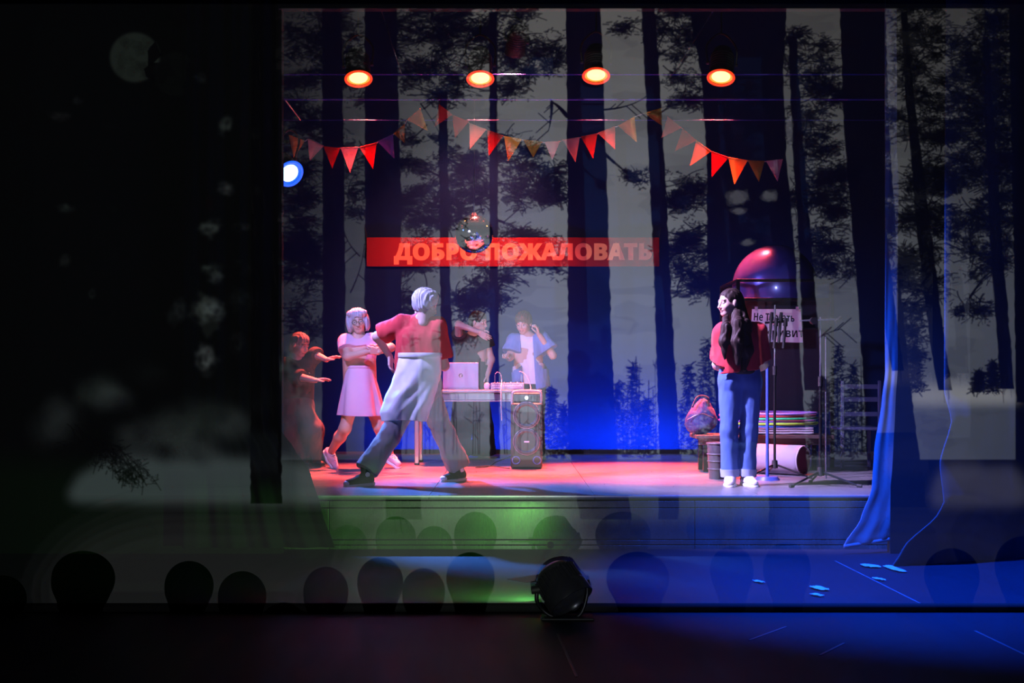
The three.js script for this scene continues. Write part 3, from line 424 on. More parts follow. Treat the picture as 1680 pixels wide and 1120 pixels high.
// ---------- props behind the standing woman ----------
{
  // gym ball on a rack
  const d = 13.3, c = at(1271, 471, d), R = 69 * d / F, y0 = c.y;
  solo('exercise_ball', new THREE.SphereGeometry(R, 64, 48), mat(0.085, 0.08, 0.42, 0.3, { metalness: 0.35, clearcoat: 1, clearcoatRoughness: 0.12 }), 'big shiny purple exercise ball lying on top of the black rack', 'ball', c);
  const g = thing('storage_rack', 'tall black storage rack with a cloth back under the exercise ball', 'rack', V(c.x, STAGE, c.z)), W = 0.78, D = 0.82, h = at(0, 503, d - 0.3).y - STAGE, hr = at(0, 461, d - 0.4).y - STAGE;
  for (const sx of [-1, 1]) for (const sz of [-1, 1]) part('post', box(0.04, hr, 0.04, sx * (W / 2 + 0.08), hr / 2, sz * (D / 2 + 0.08), 0.006), MT.blackMetal, g);
  for (const sz of [-1, 1]) { part('top_rail', box(W + 0.2, 0.03, 0.03, 0, hr, sz * (D / 2 + 0.08), 0.006), MT.blackMetal, g); part('rail', box(W + 0.2, 0.03, 0.03, 0, hr - 0.19, sz * (D / 2 + 0.08), 0.006), MT.blackMetal, g); }
  for (const sx of [-1, 1]) part('side_rail', box(0.03, 0.03, D + 0.16, sx * (W / 2 + 0.08), hr, 0, 0.006), MT.blackMetal, g);
  part('back_cloth', box(W + 0.14, hr - 0.75, 0.012, 0, (hr - 0.75) / 2 + 0.55, D / 2 + 0.0), cloth(0.02, 0.02, 0.035), g);
  part('shelf', box(W + 0.12, 0.02, D + 0.1, 0, c.y - STAGE - R - 0.012, 0, 0.004), MT.black, g);
  // paper notice hung on the rack's front
  const pd = d - D / 2 - 0.112, a = at(1232, 507, pd), b = at(1316, 561, pd), w = b.x - a.x, ph = a.y - b.y;
  const t = printed(840, 540, (x) => { x.fillStyle = '#e8e6ea'; x.fillRect(0, 0, 840, 540); x.strokeStyle = '#c9c6d2'; for (let i = 0; i < 14; i++) { x.beginPath(); x.moveTo(0, 30 + i * 38); x.lineTo(840, 24 + i * 39); x.stroke(); } x.fillStyle = '#17151c'; x.font = 'bold 178px sans-serif'; x.save(); x.translate(26, 190); x.rotate(0.02); x.scale(0.72, 1); x.fillText('Не Трогать', 0, 0); x.restore(); x.save(); x.translate(230, 460); x.rotate(-0.01); x.scale(0.95, 1.15); x.fillText('Кривит', 0, 0); x.restore(); });
  const n = thing('paper_notice', 'white paper sheet hand-lettered in black, hung on the rack under the ball', 'notice', V((a.x + b.x) / 2, (a.y + b.y) / 2, -pd));
  part('paper', sheet((u, v) => V((u - 0.5) * w * (0.96 + 0.08 * v), (0.5 - v) * ph - 0.01 * v * (u - 0.5), 0.012 * Math.sin(u * 4 + v)), 16, 10, 0.0012), mat(1, 1, 1, 0.8, { map: t }), n).geometry.attributes.uv.array.forEach((x, i, arr) => { if (i % 2) arr[i] = 1 - x; });
  for (const s of [-0.4, 0.4]) part('tape_tab', box(0.03, 0.04, 0.002, s * w, ph / 2 + 0.005, 0.012), mat(0.5, 0.5, 0.55, 0.4), n);

  // two microphone stands
  const stand = (px, base, topPy, label, lean) => {
    const d = (EYE - STAGE) * F / (base - HORIZON), p = at(px, base, d), g = thing('microphone_stand', label, 'microphone stand', p), H = at(0, topPy, d).y - STAGE;
    part('pole', rod(V(0, 0.08, 0), V(0, H * 0.62, 0), 0.012), MT.blackMetal, g); part('pole', rod(V(0, H * 0.58, 0), V(0.002, H, 0), 0.008), MT.steel, g);
    part('clutch', new THREE.CylinderGeometry(0.02, 0.02, 0.08, 14).translate(0, H * 0.62, 0), MT.black, g); part('hub', new THREE.CylinderGeometry(0.024, 0.03, 0.07, 14).translate(0, 0.12, 0), MT.black, g);
    for (let i = 0; i < 3; i++) { const a = i * 2.094 + lean; const l = part('leg', rod(V(0, 0.12, 0), V(Math.cos(a) * 0.32, 0.012, Math.sin(a) * 0.32), 0.009), MT.blackMetal, g); part('rubber_foot', rod(V(Math.cos(a) * 0.3, 0.016, Math.sin(a) * 0.3), V(Math.cos(a) * 0.34, 0.012, Math.sin(a) * 0.34), 0.014), MT.rubber, l); }
    return [g, H];
  };
  const [g1, H1] = stand(1271, 783, 500, 'black microphone stand with several clips, right beside the standing woman', 0.5);
  for (let i = 0; i < 4; i++) { const x = -0.055 + i * 0.042, y = H1 - 0.14 - (i % 2) * 0.05; part('clip', merge([rod(V(x, y - 0.2, 0.03), V(x + 0.015, y, 0.035), 0.013), rod(V(x + 0.015, y, 0.035), V(x + 0.02, y + 0.07, 0.05), 0.022, 0.014)]), MT.rubber, g1); }
  part('crossbar', rod(V(-0.09, H1 - 0.16, 0.01), V(0.11, H1 - 0.15, 0.01), 0.01), MT.blackMetal, g1);
  const [g2, H2] = stand(1346, 797, 520, 'black microphone stand with a short boom at the right of the rack', 2.6);
  part('boom', rod(V(-0.17, H2 - 0.03, 0.01), V(0.15, H2 - 0.015, 0.01), 0.007), MT.steel, g2); part('boom_clutch', new THREE.CylinderGeometry(0.03, 0.03, 0.05, 16).rotateX(Math.PI / 2).translate(-0.06, H2 - 0.03, 0.01), MT.black, g2); part('clip', rod(V(0.12, H2 - 0.04, 0.01), V(0.17, H2 + 0.0, 0.02), 0.016), MT.rubber, g2);
  part('second_rod', rod(V(0.045, 0.06, 0.0), V(0.045, H2 - 0.16, 0.0), 0.007), MT.steel, g2);
}
{
  // bench with hula hoops on it
  const d = 12.15, x0 = at(1141, 0, d).x, x1 = at(1366, 0, d).x, top = at(0, 715, d - 0.25).y, g = thing('bench', 'low dark bench behind the standing woman carrying the stack of hoops', 'bench', V((x0 + x1) / 2, STAGE, -d - 0.2)), w = x1 - x0, h = top - STAGE;
  part('seat_board', box(w, 0.035, 0.22, 0, h - 0.018, 0.15, 0.006), mat(0.13, 0.1, 0.1, 0.6, { map: woodTone }), g); part('seat_board', box(w, 0.035, 0.22, 0, h - 0.018, -0.09, 0.006), mat(0.13, 0.1, 0.1, 0.6, { map: woodTone }), g);
  part('front_rail', box(w - 0.06, 0.06, 0.025, 0, h - 0.066, 0.2, 0.004), mat(0.08, 0.07, 0.08, 0.6), g);
  for (const sx of [-1, 1]) for (const z of [0.18, -0.14]) part('leg', box(0.05, h - 0.035, 0.05, sx * (w / 2 - 0.1), (h - 0.035) / 2, z, 0.006), MT.blackMetal, g);
  const hx = at(1265, 0, d).x, hz = -d - 0.15, colsH = [[0.03, 0.12, 0.5, 'blue hoop, lowest of the stack on the bench'], [0.35, 0.6, 0.05, 'lime green hoop, second from the bottom of the stack'], [0.3, 0.12, 0.6, 'violet hoop in the middle of the stack'], [0.05, 0.5, 0.18, 'green hoop, third from the top of the stack'], [0.5, 0.05, 0.06, 'red hoop, just under the topmost hoop'], [0.4, 0.25, 0.75, 'lilac hoop, topmost of the stack on the bench']];
  const tw = at(0, 712, d).y;
  // folded blanket under the hoops
  const bl = thing('folded_blanket', 'crumpled pale blanket folded on the bench under the hoops', 'blanket', V(hx, STAGE + h, hz));
  for (let k = 0; k < 3; k++) part('fold', sheet((u, v) => V((u - 0.5) * 0.8, 0.016 + k * 0.022 + 0.006 * noise(u * 7, v * 5, k), (v - 0.5) * 0.34), 30, 12, 0.02), cloth(0.4 - k * 0.1, 0.38 - k * 0.1, 0.4 - k * 0.08), bl);
  colsH.forEach(([r, gg, b, label], i) => solo('hula_hoop', new THREE.TorusGeometry(0.45, 0.0115, 10, 72).rotateX(Math.PI / 2), mat(r, gg, b, 0.3), label, 'hoop', V(hx + [0, 0.01, -0.01, 0.012, -0.006, 0.004][i], STAGE + h + 0.088 + i * 0.0235, hz + [0, 0.01, -0.008, 0.006, 0, 0.004][i]), 'stacked hoops'));
  // bag on the left end of the bench
  const bag = thing('duffel_bag', 'slumped dark blue bag on the left end of the bench', 'bag', at(1152, 716, d).setZ(-d - 0.2));
  bag.position.y = STAGE + h;
  const bagGeo = new THREE.SphereGeometry(1, 40, 28), bp = bagGeo.attributes.position;
  for (let i = 0; i < bp.count; i++) { let [x, y, z] = [bp.getX(i), bp.getY(i), bp.getZ(i)]; const t = (y + 1) / 2; const s = 1 - 0.55 * t * t; const w2 = 1 + 0.12 * fbm(x * 2, y * 2, z * 2); bp.setXYZ(i, x * 0.17 * s * w2 + 0.04 * t, Math.max(0.0, (t * 1.06 - 0.03) * 0.33 * (1 + 0.06 * fbm(x * 3, 1, z * 3))), z * 0.15 * s * w2); }
  bagGeo.computeVertexNormals(); part('body', bagGeo, cloth(0.05, 0.07, 0.24), bag);
  part('strap', tube([V(-0.08, 0.26, 0.1), V(-0.02, 0.36, 0.06), V(0.08, 0.35, 0.02), V(0.1, 0.28, -0.02)], 0.01, 30, 6), cloth(0.05, 0.06, 0.15), bag); part('zip', tube([V(-0.13, 0.14, 0.11), V(0, 0.2, 0.13), V(0.12, 0.16, 0.11)], 0.004, 20, 6), MT.steel, bag);
  // bolster on the floor
  const rd = 11.7, rc = at(1318, 776, rd), rr = 25 * rd / F, rl = 0.5, roll = thing('bolster', 'pale rolled cushion with a dark red end on the floor below the bench', 'cushion', V(rc.x, STAGE + rr, rc.z)), axis = V(-0.75, 0, -0.66).normalize();
  const q = new THREE.Quaternion().setFromUnitVectors(V(0, 1, 0), axis);
  part('roll', new THREE.LatheGeometry([[rr * 0.9, 0], [rr * 0.98, 0.012], [rr, 0.04], [rr * 0.97, 0.2], [rr, rl - 0.05], [rr * 0.95, rl - 0.01], [0.001, rl]].map((p) => new THREE.Vector2(...p)), 40).applyQuaternion(q), cloth(0.26, 0.22, 0.27), roll);
  part('end_panel', new THREE.LatheGeometry([[0.001, -0.006], [rr * 0.7, -0.004], [rr * 0.9, 0.002], [rr * 0.91, 0.01]].map((p) => new THREE.Vector2(...p)).reverse(), 40).applyQuaternion(q), cloth(0.14, 0.012, 0.03), roll, 'dark red end');
  part('piping', new THREE.TorusGeometry(rr * 0.94, 0.006, 8, 40).rotateX(Math.PI / 2).applyQuaternion(q), cloth(0.5, 0.42, 0.5), roll);
  // ribbed bin
  const bd = (EYE - STAGE) * F / (785 - HORIZON), bc = at(1177, 785, bd), bin = thing('waste_bin', 'black ribbed waste bin left of the standing woman', 'bin', bc), bh = 58 * bd / F, br = 17 * bd / F;
  part('tub', new THREE.LatheGeometry([[0.001, 0], [br * 0.82, 0], [br, bh], [br * 0.93, bh], [br * 0.76, 0.02], [0.001, 0.02]].map((p) => new THREE.Vector2(...p)), 36), mat(0.06, 0.06, 0.075, 0.4), bin);
  for (const t of [0.28, 0.5, 0.7]) part('rib', new THREE.TorusGeometry(br * (0.82 + 0.18 * t) + 0.002, 0.006, 8, 36).rotateX(Math.PI / 2).translate(0, bh * t, 0), mat(0.09, 0.09, 0.11, 0.35), bin);
  part('rim', new THREE.TorusGeometry(br * 0.98, 0.009, 8, 36).rotateX(Math.PI / 2).translate(0, bh, 0), mat(0.09, 0.09, 0.11, 0.35), bin);
  // chair at the right
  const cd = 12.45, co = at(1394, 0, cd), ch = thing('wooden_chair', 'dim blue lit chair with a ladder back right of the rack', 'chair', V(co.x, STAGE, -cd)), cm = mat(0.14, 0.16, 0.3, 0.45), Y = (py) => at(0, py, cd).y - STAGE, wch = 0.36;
  const X = (px) => at(px, 0, cd).x - co.x;
  for (const x of [X(1382), X(1382) + wch]) { part('back_post', box(0.03, Y(624), 0.03, x, Y(624) / 2, 0.0, 0.006), cm, ch); part('front_leg', box(0.03, Y(703), 0.03, x, Y(703) / 2, -0.36, 0.006), cm, ch); }
  for (const py of [634, 655, 679]) part('back_slat', box(wch, 0.045, 0.018, X(1382) + wch / 2, Y(py), 0.0, 0.005), cm, ch);
  part('seat', box(wch + 0.05, 0.03, 0.42, X(1382) + wch / 2, Y(703), -0.18, 0.01), cm, ch);
}

// ---------- lamp standing on the floor before the gauze ----------
{
  const d = 6.86, b = at(912, (EYE) * F / d + HORIZON, d), g = thing('par_can', 'black spotlight on a yoke standing on the floor at the middle of the gauze', 'spotlight', b), R = 0.118;
  const c = at(922, 962, d).sub(b), axis = V(0.5, -0.72, 0.45).normalize(), q = new THREE.Quaternion().setFromUnitVectors(V(0, -1, 0), axis), T = (geo) => geo.applyQuaternion(q).translate(c.x, c.y, c.z), hs = mat(0.03, 0.03, 0.035, 0.28, { metalness: 0.3 });
  part('housing', T(new THREE.LatheGeometry([[0.001, 0.13], [R * 0.55, 0.125], [R * 0.85, 0.1], [R, 0.06], [R * 1.02, -0.02], [R * 1.1, -0.03], [R * 1.1, -0.1], [R * 1.02, -0.1], [R * 1.0, -0.05], [0.001, -0.045]].map((p) => new THREE.Vector2(...p)), 48)), hs, g);
  for (let i = 0; i < 30; i++) { const a = i / 30 * 6.2832; part('cooling_fin', T(box(0.006, 0.085, 0.012, 0, 0.035, R * 1.0).rotateY(a)), hs, g); }
  part('lens', T(new THREE.CylinderGeometry(R * 0.98, R * 0.98, 0.01, 40).translate(0, -0.06, 0)), mat(0.05, 0.05, 0.06, 0.1), g);
  const s = V(-1, -0.1, 0.1).normalize();
  const k1 = c.clone().addScaledVector(s, R * 1.15), k2 = c.clone().addScaledVector(s, -R * 1.15);
  for (const k of [k1, k2]) part('clamp_knob', rod(k.clone().addScaledVector(s, -0.015), k.clone().addScaledVector(s, 0.03), 0.022, 0.022, 14), MT.black, g);
  part('yoke', tube([k1, k1.clone().add(V(0.0, -0.06, 0.0)), V(-0.075, 0.05, 0), V(-0.02, 0.012, 0), V(0.12, 0.012, 0), k2.clone().add(V(0, -0.06, 0)), k2], 0.011, 60, 8), MT.blackMetal, g);
  part('base_foot', box(0.28, 0.012, 0.14, 0.06, 0.006, 0, 0.004), MT.black, g);
}
// scraps of paper on the floor at the right
{
  const scraps = [[1344, 967, 22, 8, 'larger white paper scrap in the middle of the blue lit floor'], [1340, 978, 14, 5, 'small white scrap just before the larger paper scrap'], [1245, 956, 12, 5, 'small pale scrap left of the others on the blue lit floor'], [1428, 930, 26, 7, 'pale strip of paper under the hem of the right curtain'], [1468, 935, 18, 14, 'crumpled pale paper at the foot of the outer curtain'], [1442, 952, 10, 5, 'tiny pale scrap beside the floor seam']];
  for (const [px, py, w, h, label] of scraps) { const d = EYE * F / (py - HORIZON), p = at(px, py, d), s = d / F, R1 = rng(px); solo('paper_scrap', sheet((u, v) => { const k = 0.6 + 0.4 * Math.sin(v * 3.1); return V((u - 0.5) * w * s * k + (v - 0.5) * 0.04, 0.006 + 0.012 * Math.abs(noise(u * 3 + px, v * 3, 1)) + 0.004, (v - 0.5) * h * s * 4.6); }, 10, 8, 0.0012), mat(0.65, 0.66, 0.7, 0.7), label, 'paper', p, undefined); }
}

{
  const d = 11.2, p = at(1259, (EYE - STAGE) * F / d + HORIZON, d), g = thing('tinted_rack_rod', 'rack rod on a round base, blue light put into its colour, between the woman and the microphone stand', 'pole', p);
  part('rod', rod(V(0, 0.02, 0), V(0.0, at(0, 598, d).y - STAGE, 0), 0.014), mat(0.05, 0.09, 0.4, 0.35), g); part('base', new THREE.CylinderGeometry(0.09, 0.11, 0.03, 28).translate(0, 0.015, 0), mat(0.05, 0.09, 0.4, 0.4), g); part('cap', new THREE.SphereGeometry(0.02, 16, 10).translate(0, at(0, 598, d).y - STAGE, 0), mat(0.05, 0.09, 0.4, 0.35), g);  // stands in for a rack rod; its blue light is in the colour
}

// ---------- people: bodies and clothes meshed from smooth fields ----------
class Field {
  constructor(k = 0.03) { this.k = k; this.items = []; this.mods = []; }
  cap(a, b, ra, rb = ra, k) { const d = b.clone().sub(a); this.items.push({ t: 0, ax: a.x, ay: a.y, az: a.z, dx: d.x, dy: d.y, dz: d.z, l2: Math.max(1e-9, d.lengthSq()), ra, rb, k: k ?? this.k }); return this; }
  chain(pts, rs, k) { for (let i = 1; i < pts.length; i++) this.cap(pts[i - 1], pts[i], rs[i - 1], rs[i], k); return this; }
  ell(c, r, q, k, cut) { const m = new THREE.Matrix3().setFromMatrix4(new THREE.Matrix4().makeRotationFromQuaternion((q ?? new THREE.Quaternion()).clone().invert())).elements.slice(); this.items.push({ t: 1, cx: c.x, cy: c.y, cz: c.z, rx: r[0], ry: r[1], rz: r[2], m, k: k ?? this.k, cut }); return this; }
  mod(f) { this.mods.push(f); return this; }
  below(p, n) { const u = n.clone().normalize(); return this.mod((d, x, y, z) => Math.max(d, (x - p.x) * u.x + (y - p.y) * u.y + (z - p.z) * u.z)); }   // cuts away the side that n points to
  at(x, y, z) {
    let d = 1e3;
    for (const s of this.items) {
      let e;
      if (s.t === 0) { const px = x - s.ax, py = y - s.ay, pz = z - s.az, h = Math.max(0, Math.min(1, (px * s.dx + py * s.dy + pz * s.dz) / s.l2)), qx = px - s.dx * h, qy = py - s.dy * h, qz = pz - s.dz * h; e = Math.sqrt(qx * qx + qy * qy + qz * qz) - (s.ra + (s.rb - s.ra) * h); }
      else { const px = x - s.cx, py = y - s.cy, pz = z - s.cz, m = s.m, lx = (m[0] * px + m[3] * py + m[6] * pz) / s.rx, ly = (m[1] * px + m[4] * py + m[7] * pz) / s.ry, lz = (m[2] * px + m[5] * py + m[8] * pz) / s.rz, k0 = Math.sqrt(lx * lx + ly * ly + lz * lz), k1 = Math.sqrt((lx / s.rx) ** 2 + (ly / s.ry) ** 2 + (lz / s.rz) ** 2); e = k1 > 1e-9 ? k0 * (k0 - 1) / k1 : -Math.min(s.rx, s.ry, s.rz); }
      if (s.cut) { const h = Math.max(s.k - Math.abs(d + e), 0) / s.k; d = Math.max(d, -e) + h * h * s.k / 4; }
      else { const h = Math.max(s.k - Math.abs(d - e), 0) / s.k; d = Math.min(d, e) - h * h * s.k / 4; }
    }
    for (const f of this.mods) d = f(d, x, y, z);
    return d;
  }
  bounds(pad = 0.03) { const lo = V(1e3, 1e3, 1e3), hi = V(-1e3, -1e3, -1e3); for (const s of this.items) { if (s.cut) continue; if (s.t === 0) for (const h of [0, 1]) { const r = h ? s.rb : s.ra, p = V(s.ax + s.dx * h, s.ay + s.dy * h, s.az + s.dz * h); lo.min(p.clone().subScalar(r)); hi.max(p.clone().addScalar(r)); } else { const r = Math.max(s.rx, s.ry, s.rz), p = V(s.cx, s.cy, s.cz); lo.min(p.clone().subScalar(r)); hi.max(p.clone().addScalar(r)); } } return [lo.subScalar(pad), hi.addScalar(pad)]; }
}
function meshField(field, cell, colour) {   // surface nets
  const [lo, hi] = field.bounds(cell * 2 + 0.01), nx = Math.ceil((hi.x - lo.x) / cell) + 1, ny = Math.ceil((hi.y - lo.y) / cell) + 1, nz = Math.ceil((hi.z - lo.z) / cell) + 1;
  const val = new Float32Array(nx * ny * nz).fill(1), I = (i, j, k) => (k * ny + j) * nx + i;
  // coarse pass: only blocks near the surface are sampled finely
  const B = 4, f = (x, y, z) => field.at(lo.x + x * cell, lo.y + y * cell, lo.z + z * cell);
  for (let k = 0; k < nz; k += B) for (let j = 0; j < ny; j += B) for (let i = 0; i < nx; i += B) {
    const d = f(i + B / 2, j + B / 2, k + B / 2), far = Math.abs(d) > cell * B * 1.3 + 0.02;
    for (let c = k; c < Math.min(nz, k + B); c++) for (let b = j; b < Math.min(ny, j + B); b++) for (let a = i; a < Math.min(nx, i + B); a++) val[I(a, b, c)] = far ? d : f(a, b, c);
  }
  const vid = new Int32Array(nx * ny * nz).fill(-1), pos = [], idx = [];
  const E = [[0, 1], [2, 3], [4, 5], [6, 7], [0, 2], [1, 3], [4, 6], [5, 7], [0, 4], [1, 5], [2, 6], [3, 7]];
  const o = [0, 1, nx, nx + 1, nx * ny, nx * ny + 1, nx * ny + nx, nx * ny + nx + 1];
  for (let k = 0; k < nz - 1; k++) for (let j = 0; j < ny - 1; j++) for (let i = 0; i < nx - 1; i++) {
    const at0 = I(i, j, k); let m = 0; for (let c = 0; c < 8; c++) if (val[at0 + o[c]] < 0) m |= 1 << c;
    if (m === 0 || m === 255) continue;
    let sx = 0, sy = 0, sz = 0, n = 0;
    for (const [a, b] of E) { const p = val[at0 + o[a]], q = val[at0 + o[b]]; if ((p < 0) === (q < 0)) continue; const t = p / (p - q); sx += (a & 1) + ((b & 1) - (a & 1)) * t; sy += ((a >> 1) & 1) + (((b >> 1) & 1) - ((a >> 1) & 1)) * t; sz += (a >> 2) + ((b >> 2) - (a >> 2)) * t; n++; }
    vid[at0] = pos.length / 3; pos.push(lo.x + (i + sx / n) * cell, lo.y + (j + sy / n) * cell, lo.z + (k + sz / n) * cell);
  }
  const quad = (a, b, c, d, flip) => { if (a < 0 || b < 0 || c < 0 || d < 0) return; flip ? idx.push(a, c, b, a, d, c) : idx.push(a, b, c, a, c, d); };
  for (let k = 1; k < nz - 1; k++) for (let j = 1; j < ny - 1; j++) for (let i = 1; i < nx - 1; i++) {
    const p = val[I(i, j, k)] < 0;
    if (p !== (val[I(i + 1, j, k)] < 0)) quad(vid[I(i, j - 1, k - 1)], vid[I(i, j, k - 1)], vid[I(i, j, k)], vid[I(i, j - 1, k)], !p);
    if (p !== (val[I(i, j + 1, k)] < 0)) quad(vid[I(i - 1, j, k - 1)], vid[I(i - 1, j, k)], vid[I(i, j, k)], vid[I(i, j, k - 1)], !p);
    if (p !== (val[I(i, j, k + 1)] < 0)) quad(vid[I(i - 1, j - 1, k)], vid[I(i, j - 1, k)], vid[I(i, j, k)], vid[I(i - 1, j, k)], !p);
  }
  const g = new THREE.BufferGeometry(), P = new Float32Array(pos), N = new Float32Array(pos.length), U = new Float32Array(pos.length / 3 * 2), C = colour ? new Float32Array(pos.length) : null, e = cell * 0.4;
  for (let i = 0; i < P.length; i += 3) {
    const x = P[i], y = P[i + 1], z = P[i + 2]; let a = field.at(x + e, y, z) - field.at(x - e, y, z), b = field.at(x, y + e, z) - field.at(x, y - e, z), c = field.at(x, y, z + e) - field.at(x, y, z - e); const l = Math.hypot(a, b, c) || 1;
    N[i] = a / l; N[i + 1] = b / l; N[i + 2] = c / l; U[i / 3 * 2] = (x + z) * 3; U[i / 3 * 2 + 1] = y * 3;
    if (C) { const q = colour(x, y, z); C[i] = q[0]; C[i + 1] = q[1]; C[i + 2] = q[2]; }
  }
  g.setAttribute('position', new THREE.BufferAttribute(P, 3)); g.setAttribute('normal', new THREE.BufferAttribute(N, 3)); g.setAttribute('uv', new THREE.BufferAttribute(U, 2)); if (C) g.setAttribute('color', new THREE.BufferAttribute(C, 3)); g.setIndex(idx);
  return g;
}
const skinMat = new THREE.MeshPhysicalMaterial({ color: 0xffffff, vertexColors: true, roughness: 0.55 });
const UPV = V(0, 1, 0);
function basisOf(fwd, up = UPV) { const z = fwd.clone().normalize(), x = up.clone().cross(z).normalize(), y = z.clone().cross(x); return { x, y, z, q: new THREE.Quaternion().setFromRotationMatrix(new THREE.Matrix4().makeBasis(x, y, z)) }; }
// the head in its own axes: +z is where the face looks, +y its crown
function headGeo(c, b, s, skin) {
  const f = new Field(0.02), P = (x, y, z) => c.clone().addScaledVector(b.x, x * s).addScaledVector(b.y, y * s).addScaledVector(b.z, z * s), E = (x, y, z, rx, ry, rz, k, cut) => f.ell(P(x, y, z), [rx * s, ry * s, rz * s], b.q, k, cut);
  E(0, 0.03, -0.012, 0.076, 0.088, 0.095); E(0, -0.035, 0.022, 0.061, 0.078, 0.068); E(0, -0.088, 0.052, 0.034, 0.026, 0.032);
  E(0.034, -0.03, 0.06, 0.026, 0.026, 0.026); E(-0.034, -0.03, 0.06, 0.026, 0.026, 0.026);
  for (const e of [-1, 1]) { E(e * 0.031, 0.003, 0.094, 0.018, 0.011, 0.016, 0.012, true); E(e * 0.079, -0.006, -0.006, 0.012, 0.031, 0.02, 0.01); }
  f.cap(P(-0.036, 0.022, 0.077), P(0.036, 0.022, 0.077), 0.011 * s, 0.011 * s, 0.014);
  f.cap(P(0, 0.008, 0.088), P(0, -0.032, 0.106), 0.007 * s, 0.0125 * s, 0.012); f.cap(P(-0.012, -0.036, 0.094), P(0.012, -0.036, 0.094), 0.008 * s, 0.008 * s, 0.008);
  E(0, -0.058, 0.083, 0.024, 0.007, 0.012, 0.006); E(0, -0.069, 0.082, 0.02, 0.007, 0.012, 0.006);
  for (const e of [-1, 1]) E(e * 0.031, 0.002, 0.077, 0.0135, 0.0125, 0.0125, 0.002);
  f.cap(P(0, -0.05, -0.028), P(0, -0.14, -0.025), 0.052 * s, 0.052 * s, 0.03);
  const v = V(0, 0, 0);
  return meshField(f, 0.0042, (x, y, z) => {
    v.set(x - c.x, y - c.y, z - c.z); const lx = v.dot(b.x) / s, ly = v.dot(b.y) / s, lz = v.dot(b.z) / s, ax = Math.abs(lx);
    const er = Math.hypot(ax - 0.031, ly - 0.002);
    if (lz > 0.084 && er < 0.0052) return [0.02, 0.015, 0.012];
    if (lz > 0.08 && er < 0.0125 && Math.abs(ly - 0.002) < 0.0075) return [0.42, 0.4, 0.38];
    if (lz > 0.06 && ax > 0.014 && ax < 0.05 && Math.abs(ly - 0.026 + (ax - 0.03) * 0.12) < 0.0045) return [skin[0] * 0.25, skin[1] * 0.2, skin[2] * 0.18];
    if (lz > 0.07 && ax < 0.023 && Math.abs(ly + 0.0635) < 0.0105) return [skin[0] * 0.85, skin[1] * 0.62, skin[2] * 0.62];
    return skin;
  });
}
// a hand: palm, four unequal bent fingers and a thumb; dir = along the fingers, palm = the way the palm faces, thumb = the side the thumb is on
function handGeo(w, dir, palm, thumb, curl, skin, s = 1) {
  const f = new Field(0.008), d = dir.clone().normalize(), t = thumb.clone().addScaledVector(d, -thumb.dot(d)).normalize(), n = palm.clone().addScaledVector(d, -palm.dot(d)).addScaledVector(t, -palm.dot(t)).normalize(), P = (a, b, c) => w.clone().addScaledVector(d, a * s).addScaledVector(t, b * s).addScaledVector(n, c * s);
  for (const o of [-0.026, -0.009, 0.009, 0.026]) f.cap(P(0.0, o * 0.7, 0), P(0.082 - Math.abs(o - 0.006) * 0.25, o * 1.1, 0), 0.0145 * s, 0.0115 * s, 0.012);
  [[0.029, 0.066, 1], [0.0098, 0.076, 0.95], [-0.0098, 0.07, 1.05], [-0.029, 0.054, 1.2]].forEach(([o, L, c]) => { let p = P(0.08 - Math.abs(o - 0.006) * 0.2, o, 0), a = curl * 0.5 * c; for (let i = 0; i < 3; i++) { const l = L * [0.45, 0.31, 0.24][i] * s, q = p.clone().addScaledVector(d, Math.cos(a) * l).addScaledVector(n, Math.sin(a) * l); f.cap(p, q, (0.0088 - i * 0.0009) * s, (0.008 - i * 0.0011) * s, 0.004); p = q; a += curl * c; } });
  let p = P(0.018, 0.024, 0.008), q = P(0.045, 0.048, 0.018 + curl * 0.008); f.cap(p, q, 0.0125 * s, 0.0098 * s, 0.01); const r = P(0.068, 0.056 - curl * 0.008, 0.026 + curl * 0.016); f.cap(q, r, 0.0096 * s, 0.0082 * s, 0.004); f.cap(r, P(0.088, 0.056 - curl * 0.016, 0.03 + curl * 0.022), 0.0082 * s, 0.0066 * s, 0.004);
  return meshField(f, 0.0038, () => skin);
}
const mid = (a, b, t = 0.5) => a.clone().lerp(b, t);
